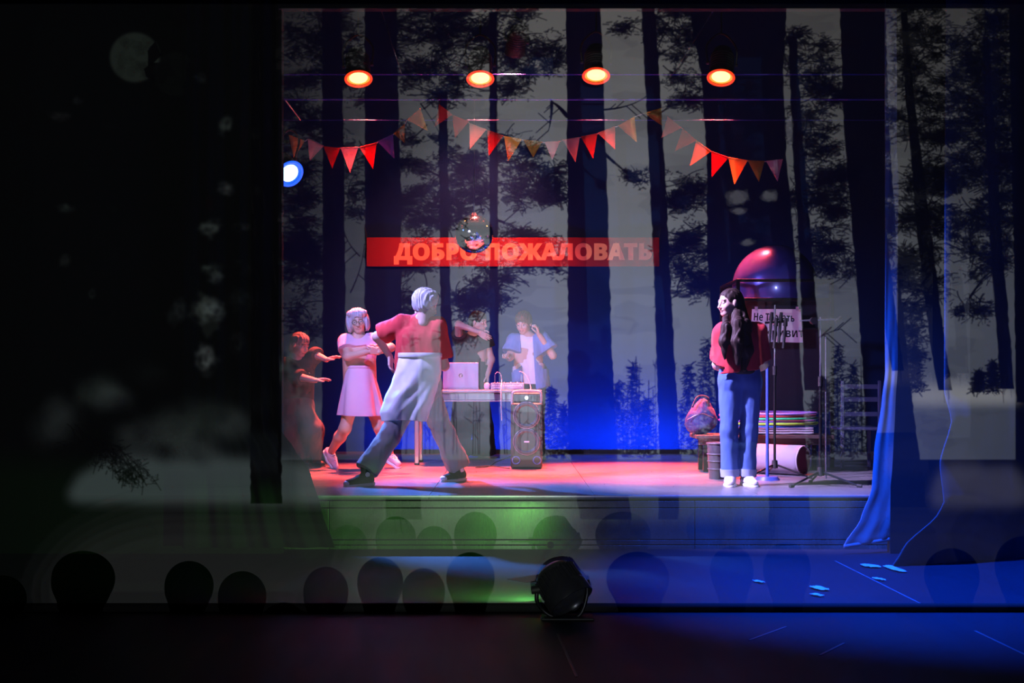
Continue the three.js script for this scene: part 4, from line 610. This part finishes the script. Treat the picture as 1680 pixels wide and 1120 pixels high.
// joints in world metres -> body mesh with head and hands, under a group at the feet
function figure(label, root, j, o) {
  const g = thing('person', label, 'person', root), J = {}; for (const k in j) J[k] = j[k].clone().sub(root);
  const skin = o.skin ?? [0.55, 0.36, 0.28], hb = basisOf(o.face, o.up ?? UPV), hs = o.headSize ?? 1, tb = o.torso ?? 1, sx = J.shR.clone().sub(J.shL).normalize(), chest = mid(J.shL, J.shR).lerp(J.pelvis, 0.22), f = new Field(0.04);
  const neck = mid(J.shL, J.shR).add(V(0, 0.03, 0));
  f.cap(J.head.clone().addScaledVector(hb.y, -0.1).addScaledVector(hb.z, -0.025), neck, 0.05, 0.056);
  f.cap(J.shL, J.shR, 0.055 * tb).cap(neck, chest, 0.07, 0.1);
  for (const s of [-1, 1]) f.cap(chest.clone().addScaledVector(sx, s * 0.07 * tb), J.pelvis.clone().addScaledVector(sx, s * 0.065 * tb), 0.095 * tb, 0.1 * tb);
  for (const s of ['L', 'R']) {
    f.chain([J['sh' + s], J['el' + s], J['wr' + s]], [0.05, 0.04, 0.027], 0.03);
    f.cap(J['hip' + s], J['kn' + s], 0.085, 0.056).cap(J['kn' + s], mid(J['kn' + s], J['an' + s], 0.35), 0.055, 0.056).cap(mid(J['kn' + s], J['an' + s], 0.35), J['an' + s], 0.056, 0.036);
  }
  const geos = [meshField(f, 0.012, () => skin), headGeo(J.head, hb, hs, skin)];
  for (const s of ['L', 'R']) { const h = o['hand' + s]; if (h) geos.push(handGeo(J['wr' + s].clone(), h.dir, h.palm, h.thumb, h.curl ?? 0.4, skin, o.handSize ?? 1)); }
  part('body', mergeGeometries(geos), skinMat, g);
  return { g, J, hb, sx, chest, neck, hs, tb, root };
}
const crease = (a, s) => (d, x, y, z) => d + a * (noise(x * s, y * s * 0.55, z * s) + 0.5 * noise(x * s * 2.3 + 4, y * s, z * s * 2.3));
// sleeves: how far down the arm (0..1 shoulder to elbow, to 2 the wrist); hem at a point
function shirt(p, m, o = {}) {
  const { J, sx, chest, neck, tb } = p, f = new Field(o.k ?? 0.05), e = o.ease ?? 0.022, hem = o.hem ?? J.pelvis;
  f.cap(J.shL, J.shR, 0.058 * tb + e * 0.6).cap(neck.clone().add(V(0, -0.05, 0)), chest, 0.085, 0.11); if (o.neckUp) f.cap(neck.clone().add(V(o.neckX * 0.5, 0.0, 0)), neck.clone().add(V(o.neckX, 0.045, 0)), 0.075, 0.064);
  const low = mid(chest, hem, 1.08), wR = o.waistR ?? 0.1, wO = o.waistO ?? 0.075;
  for (const s of [-1, 1]) f.cap(chest.clone().addScaledVector(sx, s * 0.07 * tb), low.clone().addScaledVector(sx, s * (wO * tb + (o.flare ?? 0))), 0.097 * tb + e, wR * tb + e);
  if (o.bust) { const fw = sx.clone().cross(UPV).multiplyScalar(o.bust); for (const s of [-1, 1]) f.ell(chest.clone().addScaledVector(sx, s * 0.07).addScaledVector(fw, 0.075).add(V(0, -0.02, 0)), [0.06, 0.06, 0.055]); }
  const sl = o.sleeve ?? 0.75, puff = o.puff ?? 0;
  for (const s of ['L', 'R']) { const a = J['sh' + s], b = J['el' + s], w = J['wr' + s]; const end = sl <= 1 ? mid(a, b, sl) : mid(b, w, sl - 1); f.cap(a, mid(a, b, Math.min(1, sl)), 0.056 + e * 0.8 + puff, 0.05 + e + (o.wide ?? 0.015) + puff * 0.6, 0.04); if (sl > 1) f.cap(b, end, 0.05 + e * 0.8, 0.042 + e * 0.6, 0.03); const dir = (sl <= 1 ? b.clone().sub(a) : w.clone().sub(b)).normalize(); f.mod((d, x, y, z) => { const q = (x - end.x) * dir.x + (y - end.y) * dir.y + (z - end.z) * dir.z, r = Math.hypot(x - end.x, y - end.y, z - end.z); return r < 0.2 ? Math.max(d, q) : d; }); }
  f.mod(crease(o.fold ?? 0.006, o.foldScale ?? 11));
  f.below(hem, o.hemDir ?? V(0, -1, 0));
  const nb = p.hb; f.mod((d, x, y, z) => Math.max(d, (o.neckR ?? 0.066) - Math.hypot(x - neck.x - (o.neckX ?? 0), (y - neck.y - (o.neckUp ?? 0.035)) * 0.9, z - neck.z)));   // neckline
  if (o.open) { const c = chest, fw = o.open; f.mod((d, x, y, z) => { const rx = (x - c.x) * sx.x + (y - c.y) * sx.y + (z - c.z) * sx.z, rz = (x - c.x) * fw.x + (y - c.y) * fw.y + (z - c.z) * fw.z; return Math.max(d, -Math.max(Math.abs(rx + (o.openShift ?? 0)) - (o.openW ?? 0.06), -rz)); }); }
  return part(o.name ?? 't_shirt', meshField(f, o.cell ?? 0.0095), m, p.g, o.label);
}
function trousers(p, m, o = {}) {
  const { J, sx, tb } = p, f = new Field(0.05), e = o.ease ?? 0.016, top = o.top ?? J.pelvis.clone().add(V(0, 0.1, 0));
  for (const s of [-1, 1]) f.cap(top.clone().addScaledVector(sx, s * 0.06 * tb), J.pelvis.clone().addScaledVector(sx, s * 0.075 * tb), 0.098 * tb + e, 0.105 * tb + e);
  for (const s of ['L', 'R']) { const h = J['hip' + s], k = J['kn' + s], a = J['an' + s], end = mid(k, a, o.length ?? 1.0); f.cap(h, k, 0.092 + e, (o.knee ?? 0.062) + e, 0.03).cap(k, end, (o.knee ?? 0.062) + e, (o.cuff ?? 0.06) + e, 0.03); const dir = a.clone().sub(k).normalize(); f.mod((d, x, y, z) => { const q = (x - end.x) * dir.x + (y - end.y) * dir.y + (z - end.z) * dir.z, r = Math.hypot(x - end.x, y - end.y, z - end.z); return r < 0.17 ? Math.max(d, q) : d; }); }
  f.mod(crease(o.fold ?? 0.006, 12)); f.below(top, V(0, 1, 0));
  return part(o.name ?? 'trousers', meshField(f, 0.0095), m, p.g, o.label);
}
// a shoe from the ankle along a toe direction; the sole lies on the ground plane through `ground`, tipped by the direction itself
function shoe(p, ankle, toeDir, m, o = {}) {
  const s = o.size ?? 1, d = toeDir.clone().normalize(), side = UPV.clone().cross(d).normalize(), up = d.clone().cross(side), A = (a, b, c) => ankle.clone().addScaledVector(d, a * s).addScaledVector(up, b * s).addScaledVector(side, c * s), h = o.drop ?? 0.085, f = new Field(0.03);
  f.cap(A(-0.03, -h + 0.05, 0), A(0.06, -h + 0.048, 0), 0.04 * s, 0.042 * s).cap(A(0.06, -h + 0.045, 0), A(0.16, -h + 0.036, 0.006), 0.042 * s, 0.033 * s).cap(A(0, o.high ? 0.035 : -0.01, 0), A(-0.005, -h + 0.05, 0), 0.042 * s, 0.042 * s);
  f.below(A(0, -h + 0.022, 0), up.clone().negate()); f.below(A(0, o.high ? 0.045 : 0.0, 0), up);
  const u = part('shoe', meshField(f, 0.0065), m, p.g, o.label), q = new Field(0.03);
  q.cap(A(-0.032, -h + 0.012, 0), A(0.06, -h + 0.012, 0), 0.044 * s, 0.047 * s).cap(A(0.06, -h + 0.012, 0), A(0.165, -h + 0.012, 0.006), 0.047 * s, 0.037 * s);
  q.below(A(0, -h + 0.026, 0), up).below(A(0, -h, 0), up.clone().negate());
  part('sole', meshField(q, 0.0065), o.sole ?? MT.white, u);
  const lace = []; for (let i = 0; i < 4; i++) lace.push(tube([A(0.05 + i * 0.022, -h + 0.082 - i * 0.006, -0.022), A(0.052 + i * 0.022, -h + 0.096 - i * 0.008, 0), A(0.05 + i * 0.022, -h + 0.082 - i * 0.006, 0.022)], 0.0035, 8, 5)); part('laces', mergeGeometries(lace), o.sole ?? MT.white, u);
  if (o.toeCap) { const tc = new Field(0.01); tc.ell(A(0.168, -h + 0.036, 0.006), [0.034 * s, 0.026 * s, 0.034 * s]); part('toe_cap', meshField(tc, 0.006), MT.white, u); }
  if (o.badge) for (const e of [-1, 1]) { const c = A(0.0, -h + 0.095, e * 0.043); part('badge', aimed(new THREE.CylinderGeometry(0.02, 0.02, 0.004, 20).rotateX(Math.PI / 2), c, c.clone().addScaledVector(side, e)), MT.white, u); }
  return u;
}
function hairField(p, fn, cell, m, name = 'hair') { const { J, hb, hs } = p, c = J.head, f = new Field(0.025), P = (x, y, z) => c.clone().addScaledVector(hb.x, x * hs).addScaledVector(hb.y, y * hs).addScaledVector(hb.z, z * hs), E = (x, y, z, rx, ry, rz, k, cut) => f.ell(P(x, y, z), [rx * hs, ry * hs, rz * hs], hb.q, k, cut); fn(f, E, P); const v = V(0, 0, 0); f.mod((d, x, y, z) => { v.set(x - c.x, y - c.y, z - c.z); const a = v.dot(hb.x), b = v.dot(hb.y), e = v.dot(hb.z); return d + 0.0035 * Math.sin(a * 260 + 3 * noise(a * 20, b * 12, e * 20)) * 0.6 + 0.005 * noise(a * 34, b * 12, e * 34); }); return part(name, meshField(f, cell), m, p.g); }
const hairMat = (r, g, b) => mat(r, g, b, 0.6, { specularIntensity: 0.5 });

// the man in the apron, seen from behind, lunging
{
  const d = 10.8, A = (px, py, dd = 0) => at(px, py, d + dd), root = at(676, 795, d); root.y = STAGE;
  const p = figure('man in red t-shirt, pale apron and baggy trousers lunging with his back to us', root, {
    head: A(699, 503), shL: A(660, 531, 0.02), shR: A(717, 535, 0.02), pelvis: A(687, 632, 0.02), elL: A(619, 552, 0.12), wrL: A(640, 585, 0.2), elR: A(729, 600, 0.1), wrR: A(716, 602, 0.34),
    hipL: A(672, 650, 0), hipR: A(702, 650, 0.04), knL: A(640, 714, -0.1), knR: A(727, 706, 0.2), anL: A(602, 771, -0.22), anR: A(751, 764, 0.3),
  }, { face: V(0.62, -0.12, -0.78), headSize: 1.0, tb: 1, skin: [0.5, 0.33, 0.28], handL: { dir: V(0.05, -1, 0.1), palm: V(1, 0, -0.3), thumb: V(0.3, 0, -1), curl: 0.35 }, handR: { dir: V(-0.6, -0.5, -0.3), palm: V(-0.6, 0, 0.6), thumb: V(0, 1, 0), curl: 0.5 } });
  const { J } = p;
  shirt(p, cloth(0.52, 0.035, 0.04), { ease: 0.03, sleeve: 0.78, wide: 0.012, hem: J.pelvis.clone().add(V(0, 0.06, 0)), hemDir: V(0, -1, 0), fold: 0.012, foldScale: 9, neckR: 0.058, neckUp: 0.115, neckX: 0.032 });
  trousers(p, cloth(0.3, 0.27, 0.27), { ease: 0.02, cuff: 0.085, knee: 0.07, length: 1.02, fold: 0.01 });
  // white collar of the shirt beneath
  part('collar', new THREE.TorusGeometry(0.066, 0.011, 10, 32).scale(1, 1, 1.3).rotateX(Math.PI / 2).rotateZ(0.1).translate(...p.neck.clone()  .add(V(0.034, 0.082, -0.004)).toArray()), cloth(0.75, 0.75, 0.78), p.g);
  const L = [[583, 655], [600, 652], [625, 644], [655, 631], [676, 624], [692, 627]], Q = [[583, 724], [610, 724], [632, 720], [655, 713], [676, 705], [691, 700]];
  const apron = part('apron', sheet((u, v) => { const py = 583 + 108 * v - 3 * v * Math.sin(u * 3.1), l = along(L, py), r = along(Q, py), q = at(l + (r - l) * u, py, d).sub(root); q.z += 0.03 + 0.15 * Math.sqrt(Math.max(0, 1 - (2 * u - 1) ** 2)) + 0.014 * v * Math.sin(u * 13 + v * 4) + 0.03 * Math.sqrt(v) * noise(u * 4 + v * 2, v * 2.4, 2) + 0.03 * noise(u * 3 - v * 3, v * 1.6 + u * 1.5, 7) * Math.min(1, v * 4); return q; }, 60, 60, 0.005), cloth(0.82, 0.82, 0.82), p.g);
  part('waistband', sheet((u, v) => { const q = at(654 + 71 * u, 579 + 7 * v, d).sub(root); q.z += 0.04 + 0.152 * Math.sqrt(Math.max(0, 1 - (2 * u - 1) ** 2)); return q; }, 40, 2, 0.006), cloth(0.74, 0.74, 0.74), apron);
  const blackCanvas = cloth(0.018, 0.018, 0.02);
  shoe(p, J.anL.clone().add(V(-0.01, -0.01, 0)), V(-0.86, -0.06, 0.42), blackCanvas, { high: true, drop: J.anL.y - 0.01, badge: true, toeCap: true, label: 'black high-top canvas shoe with a white sole' });
  shoe(p, J.anR.clone().add(V(0.01, -0.01, 0)), V(-0.72, -0.04, 0.6), blackCanvas, { high: true, drop: J.anR.y - 0.01, badge: true, toeCap: true, label: 'black high-top canvas shoe with a white sole' });
  hairField(p, (f, E) => { E(0, 0.06, -0.022, 0.1, 0.1, 0.118); E(0, 0.035, -0.05, 0.094, 0.075, 0.07); E(0, 0.0, -0.06, 0.08, 0.062, 0.055); E(0, 0.1, 0.03, 0.082, 0.05, 0.075); E(0.078, 0.045, -0.01, 0.024, 0.038, 0.045); E(-0.078, 0.045, -0.01, 0.024, 0.038, 0.045); E(0, -0.035, 0.1, 0.1, 0.085, 0.09, 0.01, true); }, 0.005, hairMat(0.42, 0.43, 0.46));
}
// the woman in the pink dress
{
  const d = 12.6, A = (px, py, dd = 0) => at(px, py, d + dd), root = at(590, 768, d); root.y = STAGE;
  const p = figure('dancing woman in a short pink dress with glasses and grey bobbed hair', root, {
    head: A(587, 528, -0.02), shL: A(568, 561), shR: A(608, 560), pelvis: A(591, 634, 0.02), elL: A(570, 585, -0.14), wrL: A(607, 576, -0.26), elR: A(641, 570, -0.1), wrR: A(622, 577, -0.25),
    hipL: A(580, 648), hipR: A(604, 648), knL: A(566, 703, -0.06), knR: A(622, 700, -0.05), anL: A(543, 741, 0.14), anR: A(640, 744, 0.12),
  }, { face: V(0.12, -0.06, 1), up: V(-0.12, 1, 0), headSize: 1.0, tb: 0.86, skin: [0.52, 0.3, 0.22], handL: { dir: V(1, 0.05, -0.1), palm: V(0, 0, -1), thumb: V(0, 1, 0.2), curl: 0.75 }, handR: { dir: V(-0.9, 0.15, 0.3), palm: V(0, -0.5, -1), thumb: V(0, 1, 0.3), curl: 0.75 } });
  const { J } = p, pink = cloth(0.6, 0.38, 0.5);
  shirt(p, pink, { name: 'dress', ease: 0.014, sleeve: 0.55, puff: 0.018, wide: 0.012, bust: -1, hem: A(591, 607, 0.02).sub(root), fold: 0.006, neckR: 0.075, waistR: 0.075, waistO: 0.045 });
  const wa = A(590, 604, 0).sub(root), hemP = A(593, 680, 0).sub(root);
  const dress = p.g.children[p.g.children.length - 1];
  part('skirt', sheet((u, v) => { const a = u * 6.2832, y = wa.y + (hemP.y - wa.y) * v, e = Math.pow(v, 0.75), fold = 1 + 0.07 * e * Math.sin(a * 9 + 2 * Math.sin(a * 2)) + 0.03 * e * Math.sin(a * 5 + v * 3), rx = (0.118 + 0.105 * e) * fold, rz = (0.1 + 0.1 * e) * fold; return V(wa.x + (hemP.x - wa.x) * v + Math.cos(a) * rx, y + 0.012 * v * Math.sin(a - 0.4), wa.z + 0.02 - Math.sin(a) * rz); }, 120, 40, 0.005), pink, dress);
  part('belt', new THREE.TorusGeometry(0.112, 0.009, 8, 48).scale(1.06, 0.9, 1.8).rotateX(Math.PI / 2).translate(wa.x, wa.y + 0.01, wa.z + 0.02), cloth(0.6, 0.36, 0.48), dress);
  hairField(p, (f, E) => { E(0, 0.052, -0.012, 0.1, 0.09, 0.108); E(0.084, -0.015, 0.005, 0.034, 0.085, 0.065); E(-0.084, -0.015, 0.005, 0.034, 0.085, 0.065); E(0, -0.03, -0.06, 0.1, 0.09, 0.055); E(0.05, 0.085, 0.06, 0.05, 0.035, 0.045); E(-0.04, 0.09, 0.055, 0.06, 0.035, 0.045); E(0, -0.03, 0.1, 0.057, 0.082, 0.075, 0.012, true); E(0, 0.02, 0.115, 0.05, 0.03, 0.03, 0.01, true); }, 0.005, hairMat(0.34, 0.37, 0.43));
  const hb = p.hb, G = (x, y, z) => J.head.clone().addScaledVector(hb.x, x).addScaledVector(hb.y, y).addScaledVector(hb.z, z), gl = [];
  for (const s of [-1, 1]) { gl.push(aimed(new THREE.TorusGeometry(0.021, 0.0028, 8, 28), G(s * 0.032, 0.0, 0.104), G(s * 0.034, 0.0, 0.3))); gl.push(rod(G(s * 0.052, 0.004, 0.1), G(s * 0.08, 0.006, 0.0), 0.002, 0.002, 6)); }
  gl.push(rod(G(-0.012, 0.003, 0.106), G(0.012, 0.003, 0.106), 0.002, 0.002, 6));
  const glasses = part('glasses', merge(gl), MT.blackMetal, p.g, 'round dark-rimmed glasses');
  for (const s of [-1, 1]) part('lens', aimed(new THREE.CircleGeometry(0.02, 24), G(s * 0.032, 0.0, 0.105), G(s * 0.036, 0.01, 0.3)), mat(1, 1, 1, 0.05, { transmission: 0.92, thickness: 0 }), glasses);
  const pk = cloth(0.66, 0.4, 0.46);
  shoe(p, J.anL, V(0.42, -0.72, 0.42), pk, { drop: 0.075, label: 'pink trainer' }); shoe(p, J.anR, V(0.5, -0.35, 0.6), pk, { drop: 0.075, label: 'pink trainer' });
}
// the standing woman at the right
{
  const d = 10.62, A = (px, py, dd = 0) => at(px, py, d + dd), root = at(1213, 797, d); root.y = STAGE;
  const p = figure('woman with very long dark hair, red t-shirt and blue jeans standing looking left', root, {
    head: A(1197, 497, -0.01), shL: A(1186, 545, -0.02), shR: A(1240, 544, 0.02), pelvis: A(1214, 622), elL: A(1177, 598, 0.07), wrL: A(1203, 618, 0.2), elR: A(1252, 598, 0.08), wrR: A(1226, 618, 0.2),
    hipL: A(1198, 632), hipR: A(1231, 632), knL: A(1196, 706, -0.02), knR: A(1229, 706, 0), anL: A(1198, 779, 0), anR: A(1225, 779, 0),
  }, { face: V(-0.93, -0.05, 0.38), headSize: 0.98, tb: 0.9, skin: [0.48, 0.33, 0.28], handL: { dir: V(0.9, -0.2, 0), palm: V(0, 0, -1), thumb: V(0, 1, 0), curl: 0.5 }, handR: { dir: V(-0.9, -0.2, 0), palm: V(0, 0, -1), thumb: V(0, 1, 0), curl: 0.5 } });
  const { J } = p;
  shirt(p, cloth(0.5, 0.03, 0.045), { ease: 0.032, sleeve: 0.86, wide: -0.006, hem: A(1212, 610).sub(root), hemDir: V(0.12, -1, 0), bust: -1, fold: 0.012, foldScale: 9, flare: 0.02, neckR: 0.06 });
  const jeans = cloth(0.07, 0.15, 0.42);
  trousers(p, jeans, { name: 'jeans', ease: 0.006, knee: 0.066, cuff: 0.07, length: 0.93, fold: 0.006, top: A(1212, 604).sub(root) });
  for (const s of ['L', 'R']) { const k = J['kn' + s], a = J['an' + s]; part('rolled_cuff', rod(mid(k, a, 0.86), mid(k, a, 1.03), 0.083, 0.08, 28), cloth(0.34, 0.42, 0.6), p.g, 'pale turned-up jeans cuff'); shoe(p, a, s === 'L' ? V(-0.22, -0.06, 1) : V(0.2, -0.06, 1), cloth(0.72, 0.705, 0.74), { drop: a.y, label: 'white trainer' }); }
  part('belt', new THREE.TorusGeometry(0.125, 0.012, 8, 40).scale(1.15, 0.9, 2).rotateX(Math.PI / 2).translate(...A(1212, 609).sub(root).toArray()), MT.black, p.g);
  hairField(p, (f, E, P) => {
    E(0, 0.04, -0.018, 0.083, 0.087, 0.102); E(0, -0.02, -0.07, 0.07, 0.09, 0.045);
    const o = (px, py, dd) => A(px, py, dd).sub(root);
    f.chain([P(0, 0.0, -0.07), o(1219, 535, -0.05), o(1224, 575, -0.1), o(1220, 606, -0.13)], [0.06, 0.068, 0.06, 0.022]);
    f.chain([P(0, -0.03, -0.05), o(1210, 530, -0.13), o(1208, 560, -0.16), o(1210, 596, -0.16)], [0.04, 0.045, 0.05, 0.018]);
    f.chain([P(-0.06, 0.0, 0.0), o(1190, 535, -0.14), o(1187, 560, -0.165), o(1189, 588, -0.16)], [0.02, 0.03, 0.036, 0.012]);
    E(0, -0.03, 0.1, 0.085, 0.1, 0.085, 0.012, true); E(0, 0.035, 0.115, 0.06, 0.05, 0.04, 0.012, true); E(-0.07, -0.03, 0.06, 0.05, 0.07, 0.05, 0.012, true);
  }, 0.006, hairMat(0.03, 0.018, 0.016));
}
// the disc jockey behind the table
{
  const d = 14.35, A = (px, py, dd = 0) => at(px, py, d + dd), root = at(866, 760, d); root.y = STAGE;
  const p = figure('man in an open blue shirt behind the table, one fist raised to his ear', root, {
    head: A(859, 530, -0.02), shL: A(843, 559), shR: A(889, 556), pelvis: A(868, 640, 0.02), elL: A(836, 586, -0.06), wrL: A(832, 583, -0.26), elR: A(907, 583, -0.05), wrR: A(884, 548, -0.12),
    hipL: A(857, 650), hipR: A(880, 650), knL: A(856, 702), knR: A(882, 702), anL: A(855, 748), anR: A(884, 748),
  }, { face: V(-0.35, -0.3, 0.9), headSize: 1.02, tb: 0.98, skin: [0.55, 0.38, 0.32], handL: { dir: V(-0.2, 0.1, 1), palm: V(0.3, -1, 0), thumb: V(1, 0, 0.2), curl: 0.7 }, handR: { dir: V(-0.25, 1, 0.1), palm: V(-1, -0.2, 0), thumb: V(-0.2, 0, 1), curl: 1.0 } });
  const { J } = p, fw = V(-0.1, 0, 1).normalize();
  shirt(p, cloth(0.72, 0.705, 0.76), { ease: 0.008, sleeve: 0.4, hem: A(868, 630).sub(root), fold: 0.008, neckR: 0.06 });
  shirt(p, cloth(0.16, 0.24, 0.55), { name: 'open_shirt', ease: 0.03, sleeve: 0.7, wide: 0.03, hem: A(872, 641).sub(root), hemDir: V(0.25, -1, 0), flare: 0.015, fold: 0.009, open: fw, openW: 0.068, openShift: 0.01, neckR: 0.085, label: 'open blue short-sleeved shirt' });
  trousers(p, cloth(0.02, 0.02, 0.025), { ease: 0.012, cuff: 0.07 });
  for (const s of ['L', 'R']) shoe(p, J['an' + s], V(s === 'L' ? -0.2 : 0.2, -0.05, 1), MT.black, { drop: J['an' + s].y, sole: MT.rubber });
  hairField(p, (f, E) => { E(0, 0.05, -0.012, 0.09, 0.085, 0.102); E(0, 0.075, 0.05, 0.072, 0.04, 0.05); E(0.05, 0.02, -0.02, 0.04, 0.06, 0.06); E(-0.05, 0.02, -0.02, 0.04, 0.06, 0.06); E(0, -0.035, 0.1, 0.07, 0.075, 0.08, 0.012, true); }, 0.0055, hairMat(0.1, 0.08, 0.06));
}
// dancer behind the table, arm stretched across
{
  const d = 14.5, A = (px, py, dd = 0) => at(px, py, d + dd), root = at(772, 758, d); root.y = STAGE;
  const p = figure('dancer in dark clothes behind the laptop, one bare arm stretched out before the face', root, {
    head: A(785, 529, 0), shL: A(753, 556, -0.04), shR: A(797, 558, 0.02), pelvis: A(772, 640), elL: A(752, 532, -0.24), wrL: A(786, 545, -0.36), elR: A(806, 590, 0.06), wrR: A(800, 615, -0.06),
    hipL: A(762, 650), hipR: A(784, 650), knL: A(756, 700, -0.08), knR: A(792, 700, -0.02), anL: A(752, 745, 0), anR: A(794, 746, 0),
  }, { face: V(0.85, -0.1, 0.5), headSize: 1.0, tb: 0.9, skin: [0.58, 0.42, 0.36], handL: { dir: V(0.8, -0.5, 0.1), palm: V(0, -0.6, -0.8), thumb: V(0.4, 0.8, 0.2), curl: 0.3 }, handR: { dir: V(0, -1, 0.2), palm: V(-1, 0, 0), thumb: V(0, 0, 1), curl: 0.4 } });
  const { J } = p; shirt(p, cloth(0.03, 0.03, 0.035), { ease: 0.02, sleeve: 0.35, hem: A(772, 652).sub(root) });
  trousers(p, cloth(0.02, 0.02, 0.024), { ease: 0.03, cuff: 0.11, knee: 0.09 });
  for (const s of ['L', 'R']) shoe(p, J['an' + s], V(s === 'L' ? -0.7 : 0.7, -0.05, 0.6), cloth(0.6, 0.6, 0.6), { drop: J['an' + s].y, label: 'white trainer' });
  hairField(p, (f, E) => { E(0, 0.045, -0.016, 0.088, 0.088, 0.104); E(0, -0.03, -0.06, 0.08, 0.08, 0.05); E(0, -0.03, 0.1, 0.07, 0.085, 0.075, 0.012, true); }, 0.0055, hairMat(0.02, 0.016, 0.016));
}
// dancer in the dim left wing
{
  const d = 12.9, A = (px, py, dd = 0) => at(px, py, d + dd), root = at(492, 762, d); root.y = STAGE;
  const p = figure('dancer in dark clothes in the dim left wing, both arms reaching right', root, {
    head: A(492, 566, 0), shL: A(468, 598, -0.02), shR: A(506, 594, 0.06), pelvis: A(482, 668), elL: A(490, 618, -0.14), wrL: A(518, 624, -0.26), elR: A(518, 582, 0.02), wrR: A(536, 590, -0.12),
    hipL: A(472, 675), hipR: A(494, 675), knL: A(468, 712, -0.16), knR: A(512, 706, -0.1), anL: A(486, 748, 0.02), anR: A(508, 750, 0.1),
  }, { face: V(0.8, -0.3, 0.55), up: V(0.15, 1, 0), headSize: 0.98, tb: 0.9, skin: [0.5, 0.36, 0.3], handL: { dir: V(1, 0.15, 0), palm: V(0, -1, 0), thumb: V(0, 0.2, 1), curl: 0.25 }, handR: { dir: V(0.9, 0.3, 0.1), palm: V(0, -1, 0), thumb: V(0, 0.2, 1), curl: 0.25 } });
  const { J } = p; shirt(p, cloth(0.03, 0.03, 0.035), { ease: 0.02, sleeve: 1.2, hem: A(482, 680).sub(root) });
  trousers(p, cloth(0.05, 0.05, 0.06), { ease: 0.03, cuff: 0.09, knee: 0.09 });
  for (const s of ['L', 'R']) shoe(p, J['an' + s], V(0.8, -0.08, 0.5), MT.black, { drop: J['an' + s].y, sole: MT.rubber });
  hairField(p, (f, E) => { E(0, 0.045, -0.016, 0.088, 0.088, 0.104); E(0, -0.03, -0.06, 0.08, 0.08, 0.05); E(0, -0.03, 0.1, 0.07, 0.085, 0.075, 0.012, true); }, 0.006, hairMat(0.2, 0.2, 0.2));
}
// ---------- spectators below the picture, whose heads stand in the projector's beam ----------
{
  const make = () => {
    const f = new Field(0.03); f.ell(V(0, 0, 0), [0.084, 0.112, 0.1]).cap(V(0, -0.08, 0), V(0, -0.18, 0), 0.05, 0.055).cap(V(-0.1, -0.22, 0), V(0.1, -0.22, 0), 0.05).cap(V(-0.05, -0.26, 0), V(-0.05, -0.58, 0), 0.08, 0.085).cap(V(0.05, -0.26, 0), V(0.05, -0.58, 0), 0.08, 0.085);
    for (const s of [-1, 1]) f.chain([V(s * 0.125, -0.23, 0), V(s * 0.15, -0.42, 0.01), V(s * 0.135, -0.62, -0.04)], [0.04, 0.033, 0.024]).ell(V(s * 0.132, -0.66, -0.045), [0.02, 0.05, 0.03]).chain([V(s * 0.06, -0.6, 0), V(s * 0.065, -0.88, -0.01), V(s * 0.065, -1.15, 0)], [0.075, 0.055, 0.036]).ell(V(s * 0.07, -1.17, -0.04), [0.04, 0.03, 0.09]);
    return meshField(f, 0.016, (x, y) => (y > -0.17 ? [0.45, 0.3, 0.24] : [0.05, 0.05, 0.06]));
  };
  const bodyGeo = make(), hf = new Field(0.03); hf.ell(V(0, 0.022, 0.012), [0.095, 0.105, 0.108]).cap(V(0, -0.02, 0.05), V(0, -0.16, 0.06), 0.08, 0.05); hf.ell(V(0, -0.03, -0.1), [0.075, 0.09, 0.08], null, 0.02, true);
  const hairGeo = meshField(hf, 0.012), hm = hairMat(0.03, 0.02, 0.02);
  // [shadow centre and top on the gauze in pixels, share of the way to it, width factor]
  for (const [px, py, t, s] of [[6, 940, 0.705, 0.95], [138, 890, 0.66, 1.2], [311, 916, 0.71, 1], [398, 934, 0.68, 0.95], [466, 980, 0.714, 0.95], [535, 930, 0.69, 0.9], [624, 913, 0.714, 0.95], [695, 932, 0.68, 0.85], [772, 903, 0.714, 1], [1046, 889, 0.69, 1.25], [1200, 896, 0.714, 0.9], [1290, 890, 0.69, 0.95], [1560, 892, 0.7, 1.1], [1676, 880, 0.64, 1]]) {
    const X = (px - 840) * D_GAUZE / F, Y = EYE - (py - HORIZON) * D_GAUZE / F, top = PROJ.y + (Y - PROJ.y) * t;
    const g = thing('person', 'spectator standing below the picture in the beam of the projector', 'person', V(X * t, -0.85, PROJ.z - THROW * t), 'spectators below the picture');
    const y = top - 0.125 * s + 0.85, k = y / 1.195;
    part('body', bodyGeo, skinMat, g).position.y = y; g.children[0].scale.set(s, k, s); part('hair', hairGeo, hm, g).position.y = y; g.children[1].scale.set(s, Math.min(k, s), s);
  }
}

renderer.render(scene, camera);
